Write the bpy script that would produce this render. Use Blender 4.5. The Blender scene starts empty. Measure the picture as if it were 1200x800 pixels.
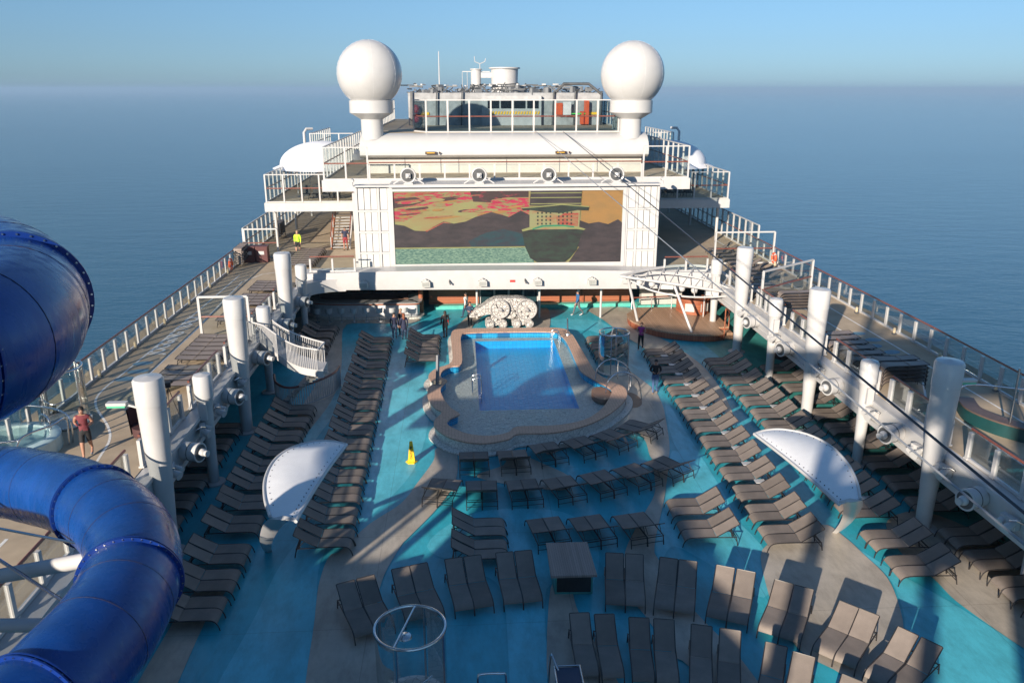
import bpy, math, random
from math import radians, sin, cos, pi, sqrt
from mathutils import Vector, Matrix
random.seed(7)
S = bpy.context.scene
# ---------------------------------------------------------------- camera, sky, sun, exposure
cam = bpy.data.objects.new('camera', bpy.data.cameras.new('camera'))
S.collection.objects.link(cam)
cam.location = (-3.15, 0.0, 15.1)
cam.rotation_euler = (radians(90 - 17.306), 0, radians(-3.565))
cam.data.lens = 28.5; cam.data.sensor_width = 36
cam.data.clip_start = 0.1; cam.data.clip_end = 200000
S.camera = cam
SUN_EL, SUN_AZ = 17.0, 210.5        # azimuth clockwise from +Y
W = bpy.data.worlds.new('World'); S.world = W; W.use_nodes = True
nt = W.node_tree; bg = nt.nodes['Background']
sky = nt.nodes.new('ShaderNodeTexSky'); sky.sky_type = 'NISHITA'; sky.sun_disc = False
sky.sun_elevation = radians(SUN_EL); sky.sun_rotation = radians(SUN_AZ)
sky.air_density = 1.0; sky.dust_density = 0.3; sky.ozone_density = 3.5; sky.altitude = 50
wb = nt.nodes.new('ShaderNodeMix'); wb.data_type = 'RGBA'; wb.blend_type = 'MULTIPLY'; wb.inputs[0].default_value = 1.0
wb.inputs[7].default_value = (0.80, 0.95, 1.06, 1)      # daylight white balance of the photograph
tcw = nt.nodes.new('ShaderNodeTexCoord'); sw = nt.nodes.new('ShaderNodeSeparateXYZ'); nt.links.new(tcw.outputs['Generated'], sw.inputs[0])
rw_ = nt.nodes.new('ShaderNodeValToRGB'); nt.links.new(sw.outputs['Z'], rw_.inputs[0])      # elevation tint: dims the horizon band, keeps the zenith brighter as fill light
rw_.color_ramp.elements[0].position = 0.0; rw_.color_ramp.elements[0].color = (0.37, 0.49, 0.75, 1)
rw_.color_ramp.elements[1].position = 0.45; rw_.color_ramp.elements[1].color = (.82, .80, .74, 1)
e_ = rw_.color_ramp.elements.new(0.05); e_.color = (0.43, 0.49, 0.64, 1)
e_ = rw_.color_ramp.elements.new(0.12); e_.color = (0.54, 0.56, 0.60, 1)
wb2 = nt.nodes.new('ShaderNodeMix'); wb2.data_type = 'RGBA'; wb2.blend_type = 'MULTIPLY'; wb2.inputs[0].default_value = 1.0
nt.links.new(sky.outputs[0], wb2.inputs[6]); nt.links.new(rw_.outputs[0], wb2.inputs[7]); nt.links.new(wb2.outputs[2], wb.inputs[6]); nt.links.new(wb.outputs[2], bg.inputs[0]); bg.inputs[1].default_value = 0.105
sl = bpy.data.lights.new('sun', 'SUN'); sl.energy = 5.0; sl.angle = radians(0.6); sl.color = (1.0, 0.87, 0.72)
so = bpy.data.objects.new('sun', sl); S.collection.objects.link(so)
sd = Vector((sin(radians(SUN_AZ)) * cos(radians(SUN_EL)), cos(radians(SUN_AZ)) * cos(radians(SUN_EL)), sin(radians(SUN_EL))))
so.rotation_euler = sd.to_track_quat('Z', 'Y').to_euler(); so.location = (-60, -100, 60)
S.view_settings.view_transform = 'Standard'; S.view_settings.look = 'None'
S.view_settings.exposure = 0.78; S.view_settings.gamma = 1.0
S.cycles.max_bounces = 8; S.cycles.transparent_max_bounces = 24; S.cycles.volume_bounces = 0
S.cycles.caustics_reflective = False; S.cycles.caustics_refractive = False
# ---------------------------------------------------------------- helpers
OFF = {}
def tag(o, label=None, cat=None, group=None, kind=None):
    if label: o['label'] = label
    if cat: o['category'] = cat
    if group: o['group'] = group
    if kind: o['kind'] = kind
    return o
def thing(name, label, cat, loc=(0, 0, 0), group=None, rotz=0):
    o = bpy.data.objects.new(name, None); S.collection.objects.link(o)
    o.location = loc; o.rotation_euler = (0, 0, rotz); o.empty_display_size = 0.2
    OFF[o.name] = Vector(loc)
    return tag(o, label, cat, group)
def children(o): return [c for c in bpy.data.objects if c.parent == o]
def copy_tree(o, kids=None):
    c = o.copy(); S.collection.objects.link(c)
    for k in (kids if kids is not None else children(o)):
        d = k.copy(); S.collection.objects.link(d); d.parent = c
    return c
class MB:
    def __init__(s): s.v = []; s.f = []; s.m = []
    def add(s, v, f, mi=0):
        b = len(s.v); s.v += [tuple(p) for p in v]
        s.f += [tuple(i + b for i in q) for q in f]; s.m += [mi] * len(f); return s
    def box(s, x0, x1, y0, y1, z0, z1, mi=0):
        v = [(x0, y0, z0), (x1, y0, z0), (x1, y1, z0), (x0, y1, z0), (x0, y0, z1), (x1, y0, z1), (x1, y1, z1), (x0, y1, z1)]
        return s.add(v, [(0, 3, 2, 1), (4, 5, 6, 7), (0, 1, 5, 4), (1, 2, 6, 5), (2, 3, 7, 6), (3, 0, 4, 7)], mi)
    def obox(s, c, size, rotz=0, mi=0, M=None):
        h = [d / 2 for d in size]; M = M or Matrix.Rotation(rotz, 3, 'Z'); c = Vector(c); v = []
        for z in (-1, 1):
            for x, y in ((-1, -1), (1, -1), (1, 1), (-1, 1)): v.append(c + M @ Vector((x * h[0], y * h[1], z * h[2])))
        return s.add(v, [(0, 3, 2, 1), (4, 5, 6, 7), (0, 1, 5, 4), (1, 2, 6, 5), (2, 3, 7, 6), (3, 0, 4, 7)], mi)
    def bar(s, p0, p1, w, h, mi=0):
        p0 = Vector(p0); p1 = Vector(p1); d = p1 - p0; M = d.to_track_quat('X', 'Z').to_matrix()
        return s.obox((p0 + p1) / 2, (d.length, w, h), M=M, mi=mi)
    def tube(s, pts, r, n=8, mi=0, caps=True, closed=False):
        P = [Vector(p) for p in pts]; N = len(P); R = r if isinstance(r, (list, tuple)) else [r] * N
        b = len(s.v); up = None
        for i in range(N):
            if closed: d = P[(i + 1) % N] - P[i - 1]
            else: d = P[min(i + 1, N - 1)] - P[max(i - 1, 0)]
            d.normalize()
            if up is None:
                up = Vector((0, 0, 1)) if abs(d.z) < 0.9 else Vector((1, 0, 0))
            up = (up - d * up.dot(d)).normalized(); sd_ = d.cross(up)
            for k in range(n):
                a = 2 * pi * k / n; s.v.append(tuple(P[i] + (up * cos(a) + sd_ * sin(a)) * R[i]))
        for i in range(N if closed else N - 1):
            j = (i + 1) % N
            for k in range(n):
                s.f.append((b + i * n + k, b + i * n + (k + 1) % n, b + j * n + (k + 1) % n, b + j * n + k)); s.m.append(mi)
        if caps and not closed:
            s.f.append(tuple(b + k for k in range(n))[::-1]); s.m.append(mi)
            s.f.append(tuple(b + (N - 1) * n + k for k in range(n))); s.m.append(mi)
        return s
    def cyl(s, p0, p1, r0, r1=None, n=16, mi=0): return s.tube([p0, p1], [r0, r0 if r1 is None else r1], n, mi)
    def lathe(s, prof, c, n=24, mi=0, sx=1, sy=1, a0=0, a1=2 * pi):
        full = abs(a1 - a0 - 2 * pi) < 1e-6; K = n if full else n + 1; b = len(s.v)
        for r, z in prof:
            for k in range(K):
                a = a0 + (a1 - a0) * k / n; s.v.append((c[0] + r * cos(a) * sx, c[1] + r * sin(a) * sy, c[2] + z))
        for i in range(len(prof) - 1):
            for k in range(n):
                q = (k + 1) % K
                s.f.append((b + i * K + k, b + i * K + q, b + (i + 1) * K + q, b + (i + 1) * K + k)); s.m.append(mi)
        return s
    def prism(s, poly, z0, z1, mi=0, bottom=True):
        n = len(poly); v = [(p[0], p[1], z0) for p in poly] + [(p[0], p[1], z1) for p in poly]
        f = [tuple(range(n, 2 * n))] + [(i, (i + 1) % n, n + (i + 1) % n, n + i) for i in range(n)]
        if bottom: f.append(tuple(range(n))[::-1])
        return s.add(v, f, mi)
    def xprism(s, poly, y0, y1, mi=0):          # polygon in x,z pushed along y
        n = len(poly); v = [(p[0], y0, p[1]) for p in poly] + [(p[0], y1, p[1]) for p in poly]
        f = [tuple(range(n)), tuple(range(n, 2 * n))[::-1]] + [(i, n + i, n + (i + 1) % n, (i + 1) % n) for i in range(n)]
        return s.add(v, f, mi)
    def sph(s, c, r, n=12, mi=0, sz=1):
        prof = [(r * cos(a), r * sin(a) * sz) for a in [(-pi / 2 + pi * i / (n // 2 + 1)) for i in range(n // 2 + 2)]]
        return s.lathe([(max(p[0], 1e-4), p[1]) for p in prof], c, n, mi)
    def build(s, name, mats, parent=None, smooth=True, loc=None, ang=35, fix=True):
        me = bpy.data.meshes.new(name); off = Vector((0, 0, 0))
        if parent is not None: off = OFF.get(parent.name, off)
        elif loc is not None: off = Vector(loc)
        me.from_pydata([tuple(Vector(p) - off) for p in s.v], [], s.f)
        mats = mats if isinstance(mats, (list, tuple)) else [mats]
        for m in mats: me.materials.append(m)
        if len(mats) > 1: me.polygons.foreach_set('material_index', s.m)
        me.update()
        if fix:
            import bmesh
            bm = bmesh.new(); bm.from_mesh(me); bmesh.ops.recalc_face_normals(bm, faces=bm.faces); bm.to_mesh(me); bm.free()
        if smooth:
            me.polygons.foreach_set('use_smooth', [True] * len(me.polygons)); me.set_sharp_from_angle(angle=radians(ang))
        o = bpy.data.objects.new(name, me); S.collection.objects.link(o)
        if parent is not None: o.parent = parent; OFF[o.name] = off
        elif loc is not None: o.location = loc; OFF[o.name] = Vector(loc)
        return o
def crom(P, k=6, closed=False):
    out = []; n = len(P); P = [Vector(p) for p in P]
    for i in range(n if closed else n - 1):
        g = (lambda j: P[j % n]) if closed else (lambda j: P[max(0, min(n - 1, j))])
        a, b, c, d = g(i - 1), g(i), g(i + 1), g(i + 2)
        for t in range(k):
            t = t / k
            out.append(0.5 * ((2 * b) + (c - a) * t + (2 * a - 5 * b + 4 * c - d) * t * t + (3 * b - a - 3 * c + d) * t ** 3))
    if not closed: out.append(P[-1])
    return [tuple(p) for p in out]
# ---------------------------------------------------------------- materials
MATS = {}
def mat(name, col, rough=0.5, metal=0.0, var=0.08, scale=3.0, bump=0.0, bscale=40.0, spec=0.5, col2=None, detail=6):
    if name in MATS: return MATS[name]
    m = bpy.data.materials.new(name); m.use_nodes = True; t = m.node_tree; p = t.nodes['Principled BSDF']
    p.inputs['Roughness'].default_value = rough; p.inputs['Metallic'].default_value = metal
    p.inputs['Specular IOR Level'].default_value = spec
    tc = t.nodes.new('ShaderNodeTexCoord'); n = t.nodes.new('ShaderNodeTexNoise'); n.inputs['Scale'].default_value = scale
    n.inputs['Detail'].default_value = detail; n.inputs['Roughness'].default_value = 0.65
    t.links.new(tc.outputs['Object'], n.inputs['Vector'])
    r = t.nodes.new('ShaderNodeValToRGB'); t.links.new(n.outputs['Fac'], r.inputs[0])
    c2 = col2 or tuple(c * (1 - 2.2 * var) for c in col)
    r.color_ramp.elements[0].position = 0.32; r.color_ramp.elements[1].position = 0.68
    r.color_ramp.elements[0].color = (*c2, 1); r.color_ramp.elements[1].color = (*[min(1, c * (1 + var)) for c in col], 1)
    t.links.new(r.outputs[0], p.inputs['Base Color'])
    if bump:
        n2 = t.nodes.new('ShaderNodeTexNoise'); n2.inputs['Scale'].default_value = bscale; t.links.new(tc.outputs['Object'], n2.inputs['Vector'])
        b = t.nodes.new('ShaderNodeBump'); b.inputs['Strength'].default_value = bump; b.inputs['Distance'].default_value = 0.01
        t.links.new(n2.outputs['Fac'], b.inputs['Height']); t.links.new(b.outputs[0], p.inputs['Normal'])
    MATS[name] = m; return m
def N(m, typ, **kw):
    n = m.node_tree.nodes.new(typ)
    for k, v in kw.items():
        if k in n.inputs.keys(): n.inputs[k].default_value = v
        else: setattr(n, k, v)
    return n
def glass(name, tint=(0.955, 0.98, 0.975), refl=0.5):
    m = bpy.data.materials.new(name); m.use_nodes = True; t = m.node_tree; t.nodes.remove(t.nodes['Principled BSDF'])
    out = t.nodes['Material Output']; tr = N(m, 'ShaderNodeBsdfTransparent'); tr.inputs[0].default_value = (*tint, 1)
    gl = N(m, 'ShaderNodeBsdfGlossy'); gl.inputs['Roughness'].default_value = 0.04
    fr = N(m, 'ShaderNodeFresnel'); fr.inputs[0].default_value = 1.45
    mu = N(m, 'ShaderNodeMath', operation='MULTIPLY'); mu.inputs[1].default_value = refl; t.links.new(fr.outputs[0], mu.inputs[0])
    mx = N(m, 'ShaderNodeMixShader'); t.links.new(mu.outputs[0], mx.inputs[0]); t.links.new(tr.outputs[0], mx.inputs[1]); t.links.new(gl.outputs[0], mx.inputs[2])
    t.links.new(mx.outputs[0], out.inputs[0]); MATS[name] = m; return m
white = mat('white_paint', (0.49, 0.486, 0.482), 0.38, var=0.035, scale=1.3)
whiteg = mat('gloss_white_paint', (0.50, 0.50, 0.497), 0.22, var=0.03, scale=0.8)
cream = mat('cream_panel', (0.49, 0.475, 0.44), 0.5, var=0.05, scale=0.7)
greym = mat('grey_machinery', (0.34, 0.35, 0.36), 0.55, var=0.15, scale=1.5)
dgrey = mat('dark_grey_steel', (0.09, 0.095, 0.10), 0.5, var=0.2, scale=2)
steel = mat('stainless_steel', (0.62, 0.63, 0.64), 0.22, metal=1.0, var=0.05, scale=4)
frame_m = mat('dark_bronze_frame', (0.028, 0.025, 0.025), 0.42, var=0.2, scale=8)
rail_m = mat('varnished_handrail', (0.20, 0.065, 0.045), 0.35, var=0.15, scale=9)
black = mat('black_rubber', (0.02, 0.02, 0.022), 0.6, var=0.2)
orange = mat('orange_paint', (0.75, 0.12, 0.04), 0.45)
yellow = mat('yellow_plastic', (0.85, 0.50, 0.02), 0.4, var=0.05)
redm = mat('red_paint', (0.55, 0.04, 0.03), 0.45)
navy = mat('navy_sign', (0.02, 0.05, 0.11), 0.4)
glassm = glass('clear_railing_glass')
glassd = glass('tinted_glass', (0.66, 0.74, 0.76), 0.8)
glassf = glass('faint_shower_glass', (0.90, 0.95, 0.94), 0.7)
tan = mat('tan_upper_deck', (0.46, 0.365, 0.255), 0.75, var=0.10, scale=0.6, bump=0.3, bscale=60)
def deckpaint(name, col, var=0.09):
    m = mat(name, col, 0.42, var=var, scale=0.45, bump=0.25, bscale=25, detail=9); t = m.node_tree; p = t.nodes['Principled BSDF']
    src = p.inputs['Base Color'].links[0].from_socket; tc = N(m, 'ShaderNodeTexCoord')
    mp = N(m, 'ShaderNodeMapping'); mp.inputs['Scale'].default_value = (1.0, .35, 1); mp.inputs['Rotation'].default_value = (0, 0, .5); t.links.new(tc.outputs['Object'], mp.inputs[0])
    n = N(m, 'ShaderNodeTexNoise'); n.inputs['Scale'].default_value = 1.7; n.inputs['Detail'].default_value = 10; n.inputs['Roughness'].default_value = .75; t.links.new(mp.outputs[0], n.inputs[0])
    r = N(m, 'ShaderNodeValToRGB'); r.color_ramp.elements[0].position = .36; r.color_ramp.elements[0].color = (.80, .80, .80, 1); r.color_ramp.elements[1].position = .56; r.color_ramp.elements[1].color = (1.06, 1.06, 1.06, 1); t.links.new(n.outputs['Fac'], r.inputs[0])
    mx = N(m, 'ShaderNodeMix', data_type='RGBA', blend_type='MULTIPLY'); mx.inputs[0].default_value = 1; t.links.new(src, mx.inputs[6]); t.links.new(r.outputs[0], mx.inputs[7])
    # coating joints every few metres, worn pale spots
    br = N(m, 'ShaderNodeTexBrick'); br.offset = 0; br.inputs['Scale'].default_value = 1; br.inputs['Brick Width'].default_value = 6.1; br.inputs['Row Height'].default_value = 5.1; br.inputs['Mortar Size'].default_value = .012
    br.inputs['Color1'].default_value = (1, 1, 1, 1); br.inputs['Color2'].default_value = (1, 1, 1, 1); br.inputs['Mortar'].default_value = (.72, .72, .72, 1); t.links.new(tc.outputs['Object'], br.inputs[0])
    m2 = N(m, 'ShaderNodeMix', data_type='RGBA', blend_type='MULTIPLY'); m2.inputs[0].default_value = 1; t.links.new(mx.outputs[2], m2.inputs[6]); t.links.new(br.outputs['Color'], m2.inputs[7]); t.links.new(m2.outputs[2], p.inputs['Base Color'])
    r2 = N(m, 'ShaderNodeMapRange'); r2.inputs[3].default_value = .62; r2.inputs[4].default_value = .22; t.links.new(n.outputs['Fac'], r2.inputs[0]); t.links.new(r2.outputs[0], p.inputs['Roughness'])
    return m
teal = deckpaint('turquoise_deck', (0.036, 0.40, 0.51))
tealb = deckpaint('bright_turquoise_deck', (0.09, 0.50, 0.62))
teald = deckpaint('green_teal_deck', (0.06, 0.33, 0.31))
cyan = deckpaint('pale_cyan_deck', (0.19, 0.50, 0.55))
beige = deckpaint('beige_deck', (0.43, 0.385, 0.325), 0.11)
mint = mat('mint_step_paint', (0.10, 0.47, 0.40), 0.5)
# woven sling fabric
sling = mat('taupe_sling_fabric', (0.215, 0.18, 0.155), 0.7, var=0.08, scale=2)
t = sling.node_tree; p = t.nodes['Principled BSDF']
wv = N(sling, 'ShaderNodeTexWave', bands_direction='X'); wv.inputs['Scale'].default_value = 28
wv2 = N(sling, 'ShaderNodeTexWave', bands_direction='Y'); wv2.inputs['Scale'].default_value = 28
tc = N(sling, 'ShaderNodeTexCoord'); t.links.new(tc.outputs['Object'], wv.inputs[0]); t.links.new(tc.outputs['Object'], wv2.inputs[0])
ad = N(sling, 'ShaderNodeMath', operation='ADD'); t.links.new(wv.outputs['Fac'], ad.inputs[0]); t.links.new(wv2.outputs['Fac'], ad.inputs[1])
bp = N(sling, 'ShaderNodeBump'); bp.inputs['Strength'].default_value = 0.35; bp.inputs['Distance'].default_value = 0.004
t.links.new(ad.outputs[0], bp.inputs['Height']); t.links.new(bp.outputs[0], p.inputs['Normal'])
oi = N(sling, 'ShaderNodeObjectInfo'); mr = N(sling, 'ShaderNodeMapRange'); mr.inputs[3].default_value = .80; mr.inputs[4].default_value = 1.14; t.links.new(oi.outputs['Random'], mr.inputs[0])
hs = N(sling, 'ShaderNodeHueSaturation'); t.links.new(p.inputs['Base Color'].links[0].from_socket, hs.inputs['Color']); t.links.new(mr.outputs[0], hs.inputs['Value']); t.links.new(hs.outputs[0], p.inputs['Base Color'])
def planks(name, c1, c2, width=0.12, axis='X', rough=0.55):
    m = bpy.data.materials.new(name); m.use_nodes = True; t = m.node_tree; p = t.nodes['Principled BSDF']; p.inputs['Roughness'].default_value = rough
    tc = N(m, 'ShaderNodeTexCoord'); sp = N(m, 'ShaderNodeSeparateXYZ'); t.links.new(tc.outputs['Object'], sp.inputs[0])
    dv = N(m, 'ShaderNodeMath', operation='DIVIDE'); dv.inputs[1].default_value = width; t.links.new(sp.outputs[axis], dv.inputs[0])
    fl = N(m, 'ShaderNodeMath', operation='FLOOR'); t.links.new(dv.outputs[0], fl.inputs[0])
    fc = N(m, 'ShaderNodeMath', operation='FRACT'); t.links.new(dv.outputs[0], fc.inputs[0])
    wn = N(m, 'ShaderNodeTexWhiteNoise', noise_dimensions='1D'); t.links.new(fl.outputs[0], wn.inputs['W'])
    mp = N(m, 'ShaderNodeMapping'); t.links.new(tc.outputs['Object'], mp.inputs[0])
    mp.inputs['Scale'].default_value = (12, 1.2, 12) if axis == 'X' else ((1.2, 12, 12) if axis == 'Y' else (1.2, 1.2, 12))
    no = N(m, 'ShaderNodeTexNoise'); no.inputs['Scale'].default_value = 3; t.links.new(mp.outputs[0], no.inputs[0])
    a = N(m, 'ShaderNodeMath', operation='ADD'); t.links.new(wn.outputs[0], a.inputs[0]); t.links.new(no.outputs['Fac'], a.inputs[1])
    hf = N(m, 'ShaderNodeMath', operation='MULTIPLY'); hf.inputs[1].default_value = 0.5; t.links.new(a.outputs[0], hf.inputs[0])
    r = N(m, 'ShaderNodeValToRGB'); r.color_ramp.elements[0].color = (*c1, 1); r.color_ramp.elements[1].color = (*c2, 1)
    r.color_ramp.elements[0].position = 0.2; r.color_ramp.elements[1].position = 0.8; t.links.new(hf.outputs[0], r.inputs[0])
    gt = N(m, 'ShaderNodeMath', operation='LESS_THAN'); gt.inputs[1].default_value = 0.08; t.links.new(fc.outputs[0], gt.inputs[0])
    mx = N(m, 'ShaderNodeMix', data_type='RGBA'); mx.inputs[7].default_value = (*[c * 0.3 for c in c1], 1)
    t.links.new(gt.outputs[0], mx.inputs[0]); t.links.new(r.outputs[0], mx.inputs[6]); t.links.new(mx.outputs[2], p.inputs['Base Color'])
    MATS[name] = m; return m
teak = planks('teak_stage_planks', (0.34, 0.21, 0.13), (0.44, 0.28, 0.18), 0.14, 'X')
redwood = planks('red_wood_cladding', (0.26, 0.075, 0.035), (0.36, 0.12, 0.055), 0.18, 'Z')
redvert = planks('red_wood_fascia', (0.28, 0.075, 0.035), (0.38, 0.12, 0.06), 0.16, 'X')
slatwood = planks('grey_brown_slats', (0.22, 0.17, 0.15), (0.30, 0.24, 0.21), 0.07, 'X')
slat_y = planks('weathered_lounge_slats', (0.25, 0.20, 0.17), (0.33, 0.27, 0.23), 0.085, 'Y')
def cells(name, c1, c2, grout, scale=9, rough=0.5, rnd=1.0):
    m = bpy.data.materials.new(name); m.use_nodes = True; t = m.node_tree; p = t.nodes['Principled BSDF']; p.inputs['Roughness'].default_value = rough
    tc = N(m, 'ShaderNodeTexCoord'); v = N(m, 'ShaderNodeTexVoronoi'); v.inputs['Scale'].default_value = scale; v.inputs['Randomness'].default_value = rnd
    v2 = N(m, 'ShaderNodeTexVoronoi', feature='DISTANCE_TO_EDGE'); v2.inputs['Scale'].default_value = scale; v2.inputs['Randomness'].default_value = rnd
    t.links.new(tc.outputs['Object'], v.inputs['Vector']); t.links.new(tc.outputs['Object'], v2.inputs['Vector'])
    r = N(m, 'ShaderNodeValToRGB'); r.color_ramp.elements[0].color = (*c1, 1); r.color_ramp.elements[1].color = (*c2, 1); t.links.new(v.outputs['Color'], r.inputs[0])
    lt = N(m, 'ShaderNodeMath', operation='LESS_THAN'); lt.inputs[1].default_value = 0.05; t.links.new(v2.outputs['Distance'], lt.inputs[0])
    mx = N(m, 'ShaderNodeMix', data_type='RGBA'); mx.inputs[7].default_value = (*grout, 1)
    t.links.new(lt.outputs[0], mx.inputs[0]); t.links.new(r.outputs[0], mx.inputs[6]); t.links.new(mx.outputs[2], p.inputs['Base Color'])
    MATS[name] = m; return m
mosaic = cells('pale_stone_mosaic', (0.60, 0.57, 0.52), (0.74, 0.70, 0.64), (0.42, 0.40, 0.37), 5.5)
mosaic2 = cells('white_sculpture_mosaic', (0.44, 0.42, 0.39), (0.60, 0.57, 0.53), (0.05, 0.045, 0.045), 4.5)
coping = cells('terracotta_coping', (0.50, 0.315, 0.225), (0.60, 0.39, 0.28), (0.32, 0.20, 0.15), 7, 0.55, 0.35)
bluetile = cells('blue_pool_tile', (0.02, 0.36, 0.66), (0.04, 0.46, 0.76), (0.02, 0.14, 0.30), 6, 0.3, 0.0)
deeptile = cells('deep_blue_tile', (0.01, 0.40, 0.78), (0.015, 0.46, 0.84), (0.008, 0.32, 0.68), 4, 0.3, 0.0)
blueslide = mat('blue_fibreglass', (0.005, 0.05, 0.235), 0.24, var=0.16, scale=0.9, spec=0.6, bump=.15, bscale=3)
t = blueslide.node_tree; p = t.nodes['Principled BSDF']; tc = N(blueslide, 'ShaderNodeTexCoord'); mp = N(blueslide, 'ShaderNodeMapping'); mp.inputs['Scale'].default_value = (6, 6, .8); t.links.new(tc.outputs['Object'], mp.inputs[0])
n = N(blueslide, 'ShaderNodeTexNoise'); n.inputs['Scale'].default_value = 1.5; n.inputs['Detail'].default_value = 8; t.links.new(mp.outputs[0], n.inputs[0]); r2 = N(blueslide, 'ShaderNodeMapRange'); r2.inputs[1].default_value = .35; r2.inputs[2].default_value = .7; r2.inputs[3].default_value = .16; r2.inputs[4].default_value = .46; t.links.new(n.outputs['Fac'], r2.inputs[0]); t.links.new(r2.outputs[0], p.inputs['Roughness'])
blueflange = mat('dark_blue_flange', (0.004, 0.03, 0.20), 0.35)
# water surfaces
def water(name, tint, bscale, bstr, rough=0.02):
    m = glass(name, tint, 0.40); t = m.node_tree
    gl = [n for n in t.nodes if n.type == 'BSDF_GLOSSY'][0]; fr = [n for n in t.nodes if n.type == 'FRESNEL'][0]
    fr.inputs[0].default_value = 1.33; gl.inputs['Roughness'].default_value = rough
    tc = N(m, 'ShaderNodeTexCoord'); n = N(m, 'ShaderNodeTexNoise'); n.inputs['Scale'].default_value = bscale; n.inputs['Detail'].default_value = 3
    b = N(m, 'ShaderNodeBump'); b.inputs['Strength'].default_value = bstr; b.inputs['Distance'].default_value = 0.1
    t.links.new(tc.outputs['Object'], n.inputs[0]); t.links.new(n.outputs['Fac'], b.inputs['Height'])
    t.links.new(b.outputs[0], gl.inputs['Normal']); t.links.new(b.outputs[0], fr.inputs['Normal'])
    return m
poolwater = water('pool_water', (0.90, 0.98, 1.0), 4.0, 0.8)
sea = bpy.data.materials.new('sea_water'); sea.use_nodes = True; t = sea.node_tree; p = t.nodes['Principled BSDF']
p.inputs['Base Color'].default_value = (0.010, 0.040, 0.075, 1); p.inputs['Roughness'].default_value = 0.16; p.inputs['IOR'].default_value = 1.33
tc = N(sea, 'ShaderNodeTexCoord'); mp = N(sea, 'ShaderNodeMapping'); mp.inputs['Scale'].default_value = (0.6, 1.3, 1); mp.inputs['Rotation'].default_value = (0, 0, 0.5)
t.links.new(tc.outputs['Object'], mp.inputs[0]); prev = None
for sc, st, di in ((0.09, 0.45, 0.8), (0.45, 0.6, 0.25), (1.6, 0.55, 0.12)):
    n = N(sea, 'ShaderNodeTexNoise'); n.inputs['Scale'].default_value = sc; n.inputs['Detail'].default_value = 3; t.links.new(mp.outputs[0], n.inputs[0])
    b = N(sea, 'ShaderNodeBump'); b.inputs['Strength'].default_value = st; b.inputs['Distance'].default_value = di
    t.links.new(n.outputs['Fac'], b.inputs['Height'])
    if prev: t.links.new(prev.outputs[0], b.inputs['Normal'])
    prev = b
t.links.new(prev.outputs[0], p.inputs['Normal'])
n = N(sea, 'ShaderNodeTexNoise'); n.inputs['Scale'].default_value = 0.004; n.inputs['Detail'].default_value = 4; t.links.new(mp.outputs[0], n.inputs[0])
r = N(sea, 'ShaderNodeValToRGB'); r.color_ramp.elements[0].color = (0.018, 0.080, 0.130, 1); r.color_ramp.elements[1].color = (0.030, 0.105, 0.16, 1)
r.color_ramp.elements[0].position = 0.35; r.color_ramp.elements[1].position = 0.65
t.links.new(n.outputs['Fac'], r.inputs[0]); t.links.new(r.outputs[0], p.inputs['Base Color'])
# ---------------------------------------------------------------- setting: sea, haze, hull, decks
def struct(mb, name, m, **k): return tag(mb.build(name, m, **k), kind='structure')
SEA = -34.0
def disc(R, z, n=96):
    mb = MB(); mb.add([(R * cos(2 * pi * i / n), R * sin(2 * pi * i / n), z) for i in range(n)], [tuple(range(n))]); return mb
struct(disc(60000, SEA), 'sea', sea, smooth=False)
hz = bpy.data.materials.new('sea_haze'); hz.use_nodes = True; t = hz.node_tree; t.nodes.remove(t.nodes['Principled BSDF'])
pv = N(hz, 'ShaderNodeVolumePrincipled'); pv.inputs['Color'].default_value = (0.37, 0.56, 0.78, 1); pv.inputs['Density'].default_value = 0.00021
pv.inputs['Anisotropy'].default_value = 0.0
t.links.new(pv.outputs[0], t.nodes['Material Output'].inputs['Volume'])
tag(MB().box(-61000, 61000, -61000, 61000, SEA - 1, 30).build('haze', hz, smooth=False), kind='stuff')
HX0, HX1, HY0, HY1 = -2.45, 2.45, 36.75, 48.1          # deep end of the pool
mb = MB()
for x0, x1, y0, y1 in ((-20.2, HX0, 2, 92), (HX1, 20.2, 2, 92), (HX0, HX1, 2, HY0), (HX0, HX1, HY1, 92)):
    mb.add([(x0, y0, 0), (x1, y0, 0), (x1, y1, 0), (x0, y1, 0)], [(0, 1, 2, 3)])
struct(mb, 'pool_deck', teal, smooth=False, fix=False)
struct(MB().box(-20.3, 20.3, -40, 95, -33.9, -2.0), 'ship_hull', white, smooth=False)
mb = MB(); mb.box(-20.25, -20.15, 2, 92, -2.0, -0.01); mb.box(20.15, 20.25, 2, 92, -2.0, -0.01); struct(mb, 'deck_edge', white, smooth=False)
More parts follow.
